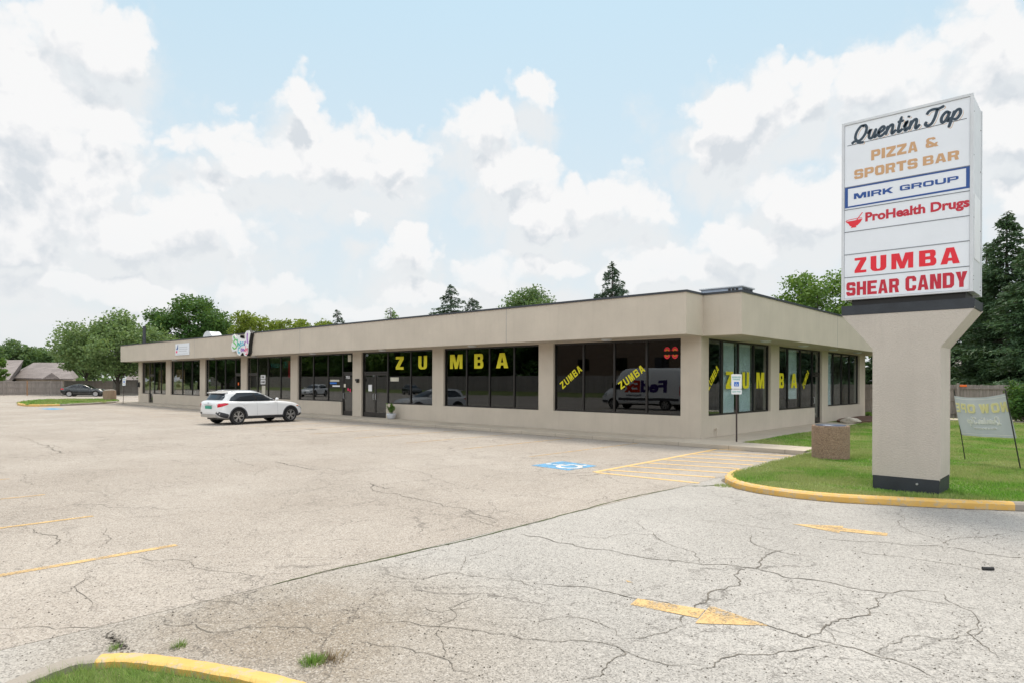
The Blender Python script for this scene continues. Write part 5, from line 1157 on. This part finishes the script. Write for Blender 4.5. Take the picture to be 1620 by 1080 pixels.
def make_sedan(label, paint='car_dark'):
    e = empty('dark_sedan', (0, 0, 0), label, 'car')
    B = Body([(-2.26,.46,.60,.84,.90,.46,.60,.58,.48), (-2.18,.34,.60,.92,1.00,.62,.76,.72,.62), (-2.0,.26,.58,.94,1.03,.74,.86,.80,.70), (-1.6,.22,.56,.93,1.03,.80,.90,.85,.73), (-.8,.20,.54,.90,.98,.82,.90,.85,.74), (.3,.20,.53,.87,.95,.82,.90,.85,.74),
              (1.0,.20,.53,.86,.95,.82,.90,.84,.72), (1.5,.20,.52,.82,.90,.78,.89,.82,.68), (1.9,.22,.50,.74,.81,.72,.85,.75,.58), (2.12,.24,.46,.64,.70,.62,.74,.64,.46), (2.24,.30,.42,.52,.56,.46,.58,.5,.36)])
    b = B.mesh().build('body', [paint, 'black'], e, world=False, smooth=True); cut_arches(b, (-1.30, 1.35), .37, .90)
    C = Cabin([(.90,-2.0,1.25,.80), (1.0,-1.85,1.0,.775), (1.15,-1.55,.68,.735), (1.28,-1.25,.38,.69), (1.38,-.95,.08,.63), (1.43,-.75,-.12,.55), (1.455,-.5,-.3,.4)])
    C.mesh().build('roof', paint, e, world=False, smooth=True)
    m = MB(); C.side(m, .98, 1.30, lambda z: np.interp(z, (.98, 1.10, 1.30), (-1.55, -1.38, -.98)), lambda z: np.interp(z, (.98, 1.30), (.78, .18))); m.build('side_window', 'car_glass', e, world=False, smooth=True)
    m = MB(); C.side(m, .975, 1.31, lambda z: np.interp(z, (.98, 1.31), (-.30, -.42)), lambda z: np.interp(z, (.98, 1.31), (-.22, -.35)), eps=.008); m.build('window_trim', 'black', e, world=False)
    m = MB(); C.end(m, .98, 1.34, lambda z: np.interp(z, (.98, 1.34), (.68, .56)), True); m.build('windscreen', 'car_glass', e, world=False, smooth=True)
    m = MB(); C.end(m, 1.03, 1.34, lambda z: np.interp(z, (1.03, 1.34), (.64, .54)), False); m.build('rear_window', 'car_glass', e, world=False, smooth=True)
    tl = [(lambda m: (B.strip(m, np.linspace(-2.24, -1.86, 10), lambda x: .80, lambda x: np.interp(x, (-2.24, -1.86), (.95, .93)), 4, .012, sides=(sd_,)), m.build('tail_lamp', 'tail_red', e, world=False, smooth=True))[1])(MB()) for sd_ in (1, -1)][0]
    tl = [(lambda m: (B.strip(m, np.linspace(1.70, 2.16, 10), lambda x: np.interp(x, (1.7, 2.16), (.70, .52)), lambda x: np.interp(x, (1.7, 2.16), (.76, .60)), 3, .01, sides=(sd_,)), m.build('headlight', 'lamp_clear', e, world=False, smooth=True))[1])(MB()) for sd_ in (1, -1)][0]
    m = MB()
    for x in (-.30, .72): B.strip(m, [x, x+.01], .32, .94, 10, .003)
    m.build('door_seam', 'grey_line', e, world=False, fixn=False)
    for sd in (1, -1):
        m = MB(); m.lathe([(.02,-.07),(.07,-.06),(.08,0),(.06,.06),(.02,.08)], (.66, sd*.92, 1.0), 12, 'y'); m.build('mirror', paint, e, world=False, smooth=True)
    for x in (-1.30, 1.35):
        for sd in (1, -1): wheel(e, x, sd*.79, .325, 7, 'rim_silver', 'rim_silver')
    MB().box(-1.9, 1.9, -.6, .6, .2, .34).build('underbody', 'black', e, world=False)
    m = MB(); m.grid([[(B.x1+.004-.08*(y/.45)**2, y, z) for z in (.36, .42, .48, .53)] for y in np.linspace(-.38, .38, 7)]); m.build('grille', 'black', e, world=False)
    return e
def make_van():
    e = empty('delivery_van', (0, 0, 0), 'white high roof delivery van with blue and orange lettering, mirrored in the corner window', 'van')
    B = Body([(-2.95,.50,1.2,2.3,2.58,.80,.90,.84,.70), (-2.85,.42,1.2,2.35,2.68,.84,.98,.90,.76), (-1.5,.40,1.2,2.38,2.72,.86,1.0,.92,.78), (.9,.40,1.2,2.36,2.70,.86,1.0,.92,.78), (1.35,.38,1.15,2.2,2.55,.86,1.0,.88,.74), (1.75,.36,1.05,1.75,2.05,.86,.99,.88,.74), (2.1,.36,.95,1.3,1.50,.84,.98,.88,.74), (2.5,.34,.85,1.1,1.28,.82,.95,.84,.68), (2.8,.34,.75,.95,1.08,.74,.88,.76,.56), (2.95,.38,.65,.8,.88,.6,.74,.64,.46)])
    b = B.mesh().build('body', ['car_white', 'black'], e, world=False, smooth=True); cut_arches(b, (-1.85, 1.95), .42, 1.0)
    m = MB(); B.strip(m, np.linspace(1.0, 1.85, 10), 1.35, lambda x: np.interp(x, (1.0, 1.3, 1.85), (1.98, 1.95, 1.5)), 4, .006); m.build('side_window', 'car_glass', e, world=False)
    P = []
    for x in np.linspace(1.36, 2.12, 7):
        p = B.par(x); P.append([(x+.02, y, p[3]+.03-.02*abs(y)) for y in np.linspace(-.68, .68, 7)])
    m = MB(); m.grid(P); m.build('windscreen', 'car_glass', e, world=False, smooth=True)
    m = MB(); B.strip(m, np.linspace(-2.8, 1.5, 14), .62, .78, 3, .01); B.strip(m, np.linspace(2.35, 2.9, 8), .40, .62, 3, .01); m.build('side_trim', 'cladding', e, world=False)
    tl = [(lambda m: (B.strip(m, np.linspace(2.45, 2.8, 6), .86, lambda x: np.interp(x, (2.45, 2.8), (1.12, .95)), 3, .01, sides=(sd_,)), m.build('headlight', 'lamp_clear', e, world=False))[1])(MB()) for sd_ in (1, -1)][0]
    tl = [(lambda m: (B.strip(m, np.linspace(-2.93, -2.86, 3), 1.0, 1.6, 3, .01, sides=(sd_,)), m.build('tail_lamp', 'tail_red', e, world=False))[1])(MB()) for sd_ in (1, -1)][0]
    for sd in (1, -1):
        f = (lambda u, v, k, sd=sd: (u*-sd, sd*(B.y(u*-sd, v)+.012), v+k*0))
        for t, u0, u1, v0, v1, mt in (('Fed', -1.7, .15, 1.15, 1.95, 'fed'), ('Ex', .2, 1.35, 1.15, 1.95, 'ex'), ('Express', .1, 1.2, .86, 1.04, 'grey_line')):
            m2 = {'fed': plain('violet lettering', (.06, .03, .22), .4), 'ex': plain('orange red lettering', (.75, .06, .02), .4)}.get(mt, M['grey_line'])
            sh_ = -.3 if sd < 0 else .3
            Lt = Letters(lambda u, v, k, f=f, sh_=sh_: f(u+sh_, v, k), .01); Lt.text(t, u0, u1, v0, v1, .045); Lt.build('lettering', m2, b, False)
    for x in (-1.85, 1.95):
        for sd in (1, -1): wheel(e, x, sd*.86, .36, 6, 'rim_dark', 'silver')
    for sd in (1, -1):
        m = MB(); m.box(1.72, 1.86, *sorted((sd*1.02, sd*1.22)), 1.4, 1.78); m.build('mirror', 'black', e, world=False, bevel=.02)
    MB().box(-2.6, 2.5, -.7, .7, .3, .42).build('underbody', 'black', e, world=False)
    return e
suv = make_suv('white compact crossover parked nose-in at the sidewalk, red tail lamps and dark alloy wheels')
rw = dep(366.7, 600, 28.9); fwp = dep(456.8, 600, 31.3); hdg = math.atan2(fwp[1]-rw[1], fwp[0]-rw[0]); hv = np.array([math.cos(hdg), math.sin(hdg)]); rv = np.array([hv[1], -hv[0]])
mid_ = (rw[:2]+fwp[:2])/2; cc = mid_-hv*.03-rv*.89
cc = cc+RT[:2]*.2; suv.location = (cc[0], cc[1], 0); suv.rotation_euler = (0, 0, hdg)
sed = make_sedan('black four-door sedan parked by the wooden fence at the far left')
c1_ = dep(134, 620, 76.5); hs = math.atan2(RT[1], RT[0])+R(16); sed.location = (c1_[0], c1_[1], 0); sed.rotation_euler = (0, 0, hs)
van = make_van(); van.location = (-14.6, -21.0, 0); van.scale = (1.1, 1.05, 1.06); van.rotation_euler = (0, 0, math.pi)
c2_ = copy_tree(suv); c2_.name = 'white_suv.001'; c2_.location = (-62.5, -23.5, 0); c2_.rotation_euler = (0, 0, R(60)); c2_['label'] = 'white crossover parked across the lot, seen only mirrored beside the numbered glass door'
c3_ = copy_tree(sed); c3_.location = (-64, -40, 0); c3_.rotation_euler = (0, 0, R(20)); c3_['label'] = 'dark sedan parked far across the lot, mirrored low in the window with M B A'

# ================================================================== FENCES
def fence(pts, h, label, posts, mat='fence', bw=.14, rails=True, back=False, name='wooden_fence', z0=0.):
    e = empty(name, (pts[0][0], pts[0][1], z0), label, 'fence'); m = MB(); rg = random.Random(int(abs(pts[0][0])*10)); rl = MB()
    for a, b in zip(pts, pts[1:]):
        a, b = np.array(a[:2]), np.array(b[:2]); Ln = np.linalg.norm(b-a); d = (b-a)/Ln; n = np.array([-d[1], d[0]]); k = int(Ln/bw)
        for i in range(k):
            c = a+d*((i+.5)*Ln/k); m.obox(c+n*rg.uniform(-.004, .004), d, n, Ln/k/2*.94, .010, z0+.04, z0+h+rg.uniform(-.02, .02))
        if rails:
            for z in (.25, h*.52, h-.22): rl.obox((a+b)/2-n*.04, d, n, Ln/2, .025, z0+z, z0+z+.09)
    m.build('boards', mat, e)
    if rails: rl.build('rail', mat, e)
    for (x, y, pm, ph) in posts:
        MB().box(x-.055, x+.055, y-.055, y+.055, z0, z0+h+ph).build('post', pm, e)
    return e
fl = [gr(-70, 625.4), gr(30, 624.7), gr(99, 624.2)]
def onl(px, a=fl[0], b=fl[2], off_=.12):
    P = gr(px, 624.6-.0); return P
fence(fl, 1.75, 'weathered brown board fence with visible rails and posts at the far left', [tuple(gr(px, 625.0)[:2])+((('fence_post') if px == 43 else 'fence'), .06) for px in (6, 43, 80, 98)])
fence([gr(101, 624.2), gr(140, 622.4), gr(178, 621.5)], 1.8, 'grey board fence stretch behind the black sedan', [])
fence([gr(178, 622.8), gr(200, 622.6), gr(250, 622.4)], 1.95, 'paler upright board fence beside the leaning tree trunk', [], mat='fence_pale')
fence([(-9, 21.3), (4, 21.3), (18, 21.6), (48, 22)], 1.78, 'grey board-on-board fence below the spruces behind the lawn', [(x, 21.1, 'fence', .1) for x in (-.9, 1.5, 3.95, 6.4, 8.9, 11.3, 13.8)], z0=.08)
mk = MB(); pf = on(1524, 609, 1, 21.2); mk.box(pf[0]-.16, pf[0]+.16, 21.12, 21.17, pf[2]-.07, pf[2]+.03); tag(mk.build('fence_marker', 'orange', bevel=.02), 'small orange plastic marker hung on the fence top', 'marker')
fence([(-150, -48.5), (20, -48.5)], 2.2, 'long pale fence across the lot, mirrored in the shop windows', [], mat='fence_pale', bw=.3, rails=False, z0=.5)
bz = MB(); bz.add([(-150,-46,.0),(40,-46,.0),(40,-48,.5),(-150,-48,.5),(40,-80,.6),(-150,-80,.6)], [(0,1,2,3),(3,2,4,5)]); tag(bz.build('grass_bank', 'soil'), kind='structure')

# ================================================================== HOUSES
def hip(e, FL, FR, BR_, BL_, R1, R2_, zw=0, mat='shingle', wall='siding', inn=.5):
    m = MB(); t = .18
    V = [FL, FR, BR_, BL_, R1, R2_]; V = [np.array(v) for v in V]; low = [v-np.array([0, 0, t]) for v in V[:4]]
    m.add(V+low, [(0,1,5,4),(1,2,5),(2,3,4,5),(3,0,4),(0,6,7,1),(1,7,8,2),(2,8,9,3),(3,9,6,0),(6,9,8,7)]); m.build('roof', mat, e)
    c = sum(V[:4])/4; m = MB(); P = [(c+(v-c)*(1-inn/np.linalg.norm(v-c)*1.4))[:2] for v in V[:4]]; m.prism([tuple(p) for p in P], 0, V[0][2]-.05); m.build('wall', wall, e)
def flatz(p, z): return np.array([p[0], p[1], z])
e = empty('house', tuple(flatz(dep(70, 600, 106), 0)), 'house with a wide grey-brown hipped shingle roof behind the left fence', 'house', 'houses beyond the fences')
hip(e, dep(21, 597, 100), dep(116, 598.5, 100), flatz(dep(124, 598, 116), 2.5), flatz(dep(14, 598, 116), 2.5), dep(53, 573, 107), dep(104, 573.3, 107))
m = MB(); A_, B_ = dep(66, 599.0, 96), dep(96, 599.0, 96); T_ = dep(82, 589, 96); A2, B2_, T2 = dep(66, 597, 101), dep(96, 597, 101), dep(82, 588, 104)
m.add([A_, B_, T_, A2, B2_, T2], [(0,1,2),(0,2,5,3),(1,4,5,2),(3,5,4)]); m.build('porch_roof', 'shingle', e)
m = MB(); w0 = dep(30, 600, 100.8); w1 = dep(56, 600, 100.8); m.add([flatz(w0, .9), flatz(w1, .9), flatz(w1, 2.2), flatz(w0, 2.2)], [(0,1,2,3)]); m.build('window', 'paper', e, fixn=False)
e = empty('house', tuple(flatz(dep(0, 600, 98), 0)), 'house at the left edge with a taller steep grey-brown roof', 'house', 'houses beyond the fences')
hip(e, dep(-70, 600, 92), dep(14, 600, 92), flatz(dep(30, 598, 110), 2.5), flatz(dep(-60, 598, 110), 2.5), dep(-40, 569, 101), dep(37, 569, 103))
e = empty('house', tuple(flatz(dep(232, 600, 112), 0)), 'pale gabled house glimpsed between the big tree and the building end', 'house', 'houses beyond the fences')
hip(e, dep(196, 602, 104), dep(270, 602, 104), flatz(dep(268, 602, 120), 2.2), flatz(dep(200, 602, 120), 2.2), dep(219, 573, 112), dep(240, 573, 112), wall='siding')
e = empty('house', tuple(flatz(dep(1560, 600, 62), 0)), 'white house glimpsed through the spruce branches behind the right fence', 'house', 'houses beyond the fences')
hip(e, dep(1500, 585, 56), dep(1640, 585, 56), flatz(dep(1630, 585, 68), 3), flatz(dep(1500, 585, 68), 3), dep(1530, 530, 62), dep(1600, 530, 62), wall='white')
e = empty('brick_building', (-28, -64, .8), 'brown brick building across the lot, mirrored dark in the corner window', 'building')
MB().box(-52, -4, -72, -58, .5, 10.5).build('wall', 'brick', e); MB().box(-52.3, -3.7, -72.3, -57.7, 10.5, 10.9).build('roof', 'cap', e)
for i in range(7): MB().box(-48+i*6.4, -46+i*6.4, -58.02, -57.9, 3.6, 5.2).build('window', 'glass_dark', e)

# ================================================================== TREES
def trunk(e, base, top, r_, limbs, seed):
    rg = random.Random(seed); base = Vector(base); top = Vector(top); n = 6; pts = [base+(top-base)*(i/n)+Vector((rg.uniform(-.12, .12), rg.uniform(-.12, .12), 0))*(1 if 0 < i < n else 0)*min(1, r_*4) for i in range(n+1)]
    m = MB(); m.tube(pts, [r_*(1.25 if i == 0 else 1)*(1-.75*i/n) for i in range(n+1)], 8)
    for l in limbs:
        l = Vector(l); f = rg.uniform(.25, .7); k = int(f*n); s_ = pts[k]; mid = s_.lerp(l, .5)+Vector((0, 0, (l-s_).length*.1)); m.tube([s_, mid, l], [r_*.42*(1-f*.5), r_*.25, r_*.08], 6)
    m.build('trunk', 'bark', e, smooth=True)
GT = 'trees behind the fences'
def broad(px, D, top, hw, mat, label, seed, n=9000, size=.26, base=None, dens=1., name='broadleaf_tree', nc=46, group=GT, loc=None, h=None, cr=None):
    rg = random.Random(seed)
    if loc is None: p = dep(px, 600, D); x, y = p[0], p[1]; h = (602.5+.004*(px-810)-top)/F*D+CH; cr = hw/F*D
    else: x, y = loc
    zb = base if base is not None else h*.22
    e = empty(name, (x, y, 0), label, 'tree', group); cz = (h+zb)/2; rz = (h-zb)/2; C = []; Rr = []
    for i in range(nc):
        a = rg.uniform(0, 2*math.pi); u = rg.uniform(-1, 1); r_ = rg.uniform(.35, .9)**.6; q = math.sqrt(1-u*u); s_ = rg.uniform(.14, .30)*cr
        sh_ = 1 if u < .2 else 1-.25*u
        C.append((x+cr*.86*r_*q*math.cos(a)*sh_, y+cr*.86*r_*q*math.sin(a)*sh_, cz+rz*.86*r_*u)); Rr.append((s_, s_, s_*.72))
    trunk(e, (x, y, -.1), (x+rg.uniform(-.3, .3), y, zb+(h-zb)*.6), max(.12, h*.022), [C[i] for i in range(0, nc, 4)], seed)
    leaf_cloud('crown', C, Rr, int(n*dens), size, mat, e, seed, aspect=.62); return e
def spruce(px, D, top, hw, label, seed, n=12000, size=.26, mat='needle', low=.08, group=GT, loc=None, h=None, cr=None):
    rg = np.random.default_rng(seed)
    if loc is None: p = dep(px, 600, D); x, y = p[0], p[1]; h = (602.5+.004*(px-810)-top)/F*D+CH; cr = hw/F*D
    else: x, y = loc
    e = empty('spruce_tree', (x, y, 0), label, 'tree', group); nb = int(300); t = np.sort(rg.uniform(low, .985, nb)); an = rg.uniform(0, 2*math.pi, nb); Lb = cr*((1-t)**.8)*rg.uniform(.6, 1.15, nb)+.12
    m = MB(); m.tube([(x, y, -.1), (x, y, h*.5), (x, y, h*.98)], [max(.14, h*.018), h*.011, .02], 8)
    for i in range(0, nb, 2): m.tube([(x, y, t[i]*h), (x+math.cos(an[i])*Lb[i]*.85, y+math.sin(an[i])*Lb[i]*.85, t[i]*h-.18*Lb[i])], [.035, .01], 4, False)
    m.build('trunk', 'bark', e)
    w = Lb**1.3; w /= w.sum(); k = rg.choice(nb, n, p=w); s_ = rg.uniform(.12, 1, n)**.75; L_ = Lb[k]*s_; dirx, diry = np.cos(an[k]), np.sin(an[k]); side = rg.normal(0, .13, n)*(.35+L_*(1-.5*s_)); 
    P = np.stack([x+dirx*L_-diry*side, y+diry*L_+dirx*side, t[k]*h-.28*L_*s_+.16*Lb[k]*s_**3-np.abs(side)*.25+rg.normal(0, .05, n)-rg.exponential(.10, n)], 1)
    a = np.stack([dirx+rg.normal(0, .5, n), diry+rg.normal(0, .5, n), rg.normal(-.25, .4, n)], 1); a /= np.linalg.norm(a, axis=1)[:, None]; b = np.cross(a, rg.normal(size=(n, 3))); b /= np.linalg.norm(b, axis=1)[:, None]
    q = size*rg.uniform(.6, 1.3, n)[:, None]; V = np.stack([P-a*q*.5, P+b*q*.17, P+a*q*.5, P-b*q*.17], 1).reshape(-1, 3); me = fast_mesh('crown', V, 4, n); link('crown', me, mat, e); return e
def bush(px, py, D, hw, hh, mat, label, seed, n=1500, size=.15, cat='bush', z=0):
    p = dep(px, py, D); w = hw/F*D; h = hh/F*D; rg = random.Random(seed); e = empty('bush', (p[0], p[1], z), label, cat)
    C = [(p[0]+rg.uniform(-.7, .7)*w, p[1]+rg.uniform(-.7, .7)*w, z+h*rg.uniform(.15, .8)) for _ in range(14)]
    m = MB()
    for c in C[::3]: m.tube([(p[0], p[1], z), c], .02, 5)
    m.build('stem', 'bark', e); leaf_cloud('foliage', C, [(.45*w, .45*w, .28*h)]*14, n, size, mat, e, seed); return e
broad(186, 86, 492, 98, 'leaf_grey', 'large spreading green tree behind the sedan, its trunk by the pale fence', 11, 24000, .36, base=1.6, nc=70)
broad(138, 90, 512, 42, 'leaf_grey', 'smaller grey-green tree filling the left side of the large spreading tree', 31, 8000, .34, base=1.2)
broad(300, 98, 452, 74, 'leaf_dark', 'tallest dense dark green tree above the far end of the roof', 12, 20000, .40, nc=60)
broad(405, 86, 476, 60, 'leaf_yellow', 'yellow-green loose tree right of the tallest dark tree', 13, 11000, .34)
broad(462, 84, 486, 48, 'leaf_yellow', 'yellow-green feathery tree above the rainbow sign, second from the dark tree', 14, 8000, .32)
broad(515, 80, 494, 40, 'leaf_yellow', 'low yellow-green tree top beside the tiny spruce', 15, 5000, .30)
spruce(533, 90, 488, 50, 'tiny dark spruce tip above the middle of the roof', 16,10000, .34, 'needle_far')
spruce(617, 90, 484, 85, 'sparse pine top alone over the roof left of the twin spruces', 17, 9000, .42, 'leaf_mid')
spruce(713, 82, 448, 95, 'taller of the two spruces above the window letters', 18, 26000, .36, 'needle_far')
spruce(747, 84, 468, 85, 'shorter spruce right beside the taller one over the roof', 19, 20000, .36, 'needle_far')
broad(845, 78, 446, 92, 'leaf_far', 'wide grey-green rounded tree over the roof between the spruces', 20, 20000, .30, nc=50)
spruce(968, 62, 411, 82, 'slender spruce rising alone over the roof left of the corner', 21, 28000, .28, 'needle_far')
broad(1297, 46, 412, 104, 'leaf_mid', 'bright green maple rising behind the right wing and the sign', 22, 26000, .22, base=1.5, nc=70)
for i, (px, D, top, hw, lb) in enumerate([(1592, 40, 330, 118, 'tall dark spruce at the right edge behind the fence'), (1525, 46, 378, 100, 'dark spruce just right of the sign pillar, partly hidden by the cabinet'), (1655, 36, 335, 130, 'tall spruce cut by the right edge of the view'), (1455, 50, 470, 70, 'dark spruce hidden behind the sign pillar'), (1395, 47, 505, 50, 'dark evergreen filling the gap between building end and sign pillar'), (1560, 60, 380, 90, 'spruce deeper in the grove behind the two tall ones')]):
    spruce(px, D, top, hw, lb, 40+i, 52000 if i < 3 else 30000, .25, low=.04)
for i, (x_, y_) in enumerate([(10.5, 27), (13, 33), (9, 34), (17, 37), (23, 38), (15, 25), (20, 30), (25, 24.5), (31, 28), (37, 25), (44, 29), (52, 26), (60, 30)]):  # unseen evergreens added so the side windows mirror less sky
    spruce(0, 0, 0, 0, 'dark evergreen added behind the fence beyond the right border to block sky reflections', 120+i, 14000, .42, low=.03, loc=(x_, y_), h=12+i % 3, cr=3.6)
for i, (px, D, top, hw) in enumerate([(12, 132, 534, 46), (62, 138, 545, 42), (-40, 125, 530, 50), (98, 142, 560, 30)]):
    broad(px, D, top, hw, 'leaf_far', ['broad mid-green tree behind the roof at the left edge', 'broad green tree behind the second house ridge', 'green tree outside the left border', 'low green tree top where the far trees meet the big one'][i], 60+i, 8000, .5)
broad(-4, 84, 560, 18, 'leaf_mid', 'small green tree at the very left edge before the roofs', 70, 2500, .3)
bush(113, 610, 84, 15, 16, 'leaf_yellow', 'bright yellow-green shrub behind the fence left of the sedan', 71, 1200, .3)
bush(1622, 640, 31, 26, 62, 'leaf_dark', 'dense dark yew shrub at the right edge before the fence', 72, 6000, .13, z=.1)
bush(1373, 655, 36, 6, 8, 'leaf_mid', 'small weed clump at the rear building corner', 73, 500, .10, z=.1)
# weeds in the asphalt
def weed(px, py, r_, n, label, seed, mat='grass_near'):
    p = gr(px, py); rg = np.random.default_rng(seed); a = rg.uniform(0, 2*math.pi, n); d = rg.uniform(0, r_, n)**1.0; x = p[0]+d*np.cos(a); y = p[1]+d*np.sin(a); h = rg.uniform(.02, .06, n); l = rg.uniform(0, .04, n); w = rg.uniform(.003, .006, n)
    V = np.stack([np.stack([x-w, y, 0*x], 1), np.stack([x+w, y, 0*x], 1), np.stack([x+l*np.cos(a), y+l*np.sin(a), h], 1)], 1); return tag(link('weed', fast_mesh('weed', V.reshape(-1, 3), 3, n), mat), label, 'weed')
weed(494, 1047, .09, 260, 'green weed tuft in the stained asphalt near the lower edge', 1); weed(522, 1042, .12, 130, 'brown dead weed patch beside the green tuft', 2, 'straw'); weed(283, 1022, .06, 90, 'little green weed just above the yellow kerb', 3); weed(1147, 768, .2, 160, 'weeds at the tip of the yellow kerb by the striped bay', 4)
weed(180, 1026, .05, 60, 'tiny weed at the dark tar patch beside the kerb', 5)
# trees that stand across the lot and show in the windows
far = [('leaf_dark', 10.5, 5.5), ('leaf_mid', 9.5, 5.0)]; protos = []; edge_row = [(-133-(j % 2)*4, -50+j*3.2) for j in range(16)]
for i, (mt, h_, c_) in enumerate(far): protos.append(broad(0, 0, 0, 0, mt, 'dark leafy tree across the lot, mirrored in the windows', 80+i, 9000, .55, group='trees across the parking lot', loc=(-150+i*9, -55), h=h_, cr=c_, base=1.2))
rg_ = random.Random(9)
for i in range(2, 44):
    X_ = -150+i*4.2+rg_.uniform(-2, 2)
    if -52 < X_ < -2: continue
    c = copy_tree(protos[i % 2]); c.location = (X_, -55-(i % 3)*4+rg_.uniform(-2, 2), 0); c.rotation_euler = (0, 0, rg_.uniform(0, 6)); s_ = rg_.uniform(.9, 1.2); c.scale = (s_, s_, s_)
for j, (X_, Y_) in enumerate(edge_row):  # unseen row added to keep bright sky out of the far windows' reflections
    c = copy_tree(protos[j % 2]); p_ = protos[j % 2].location; c.location = (X_, Y_, 0); c.rotation_euler = (0, 0, j*1.3); c.scale = (1.1, 1.1, 1.15); c['label'] = 'dark leafy tree added along the far left lot edge to block sky in the far windows'; c['group'] = 'added trees along the far left lot edge'
# distant wood
rgn = np.random.default_rng(5); C = []; Rr = []
for i in range(420):
    a = rgn.uniform(0, 2*math.pi); D = rgn.uniform(190, 260); C.append((CX+D*math.cos(a), CY+D*math.sin(a), rgn.uniform(1, 7))); Rr.append((9, 9, 4))
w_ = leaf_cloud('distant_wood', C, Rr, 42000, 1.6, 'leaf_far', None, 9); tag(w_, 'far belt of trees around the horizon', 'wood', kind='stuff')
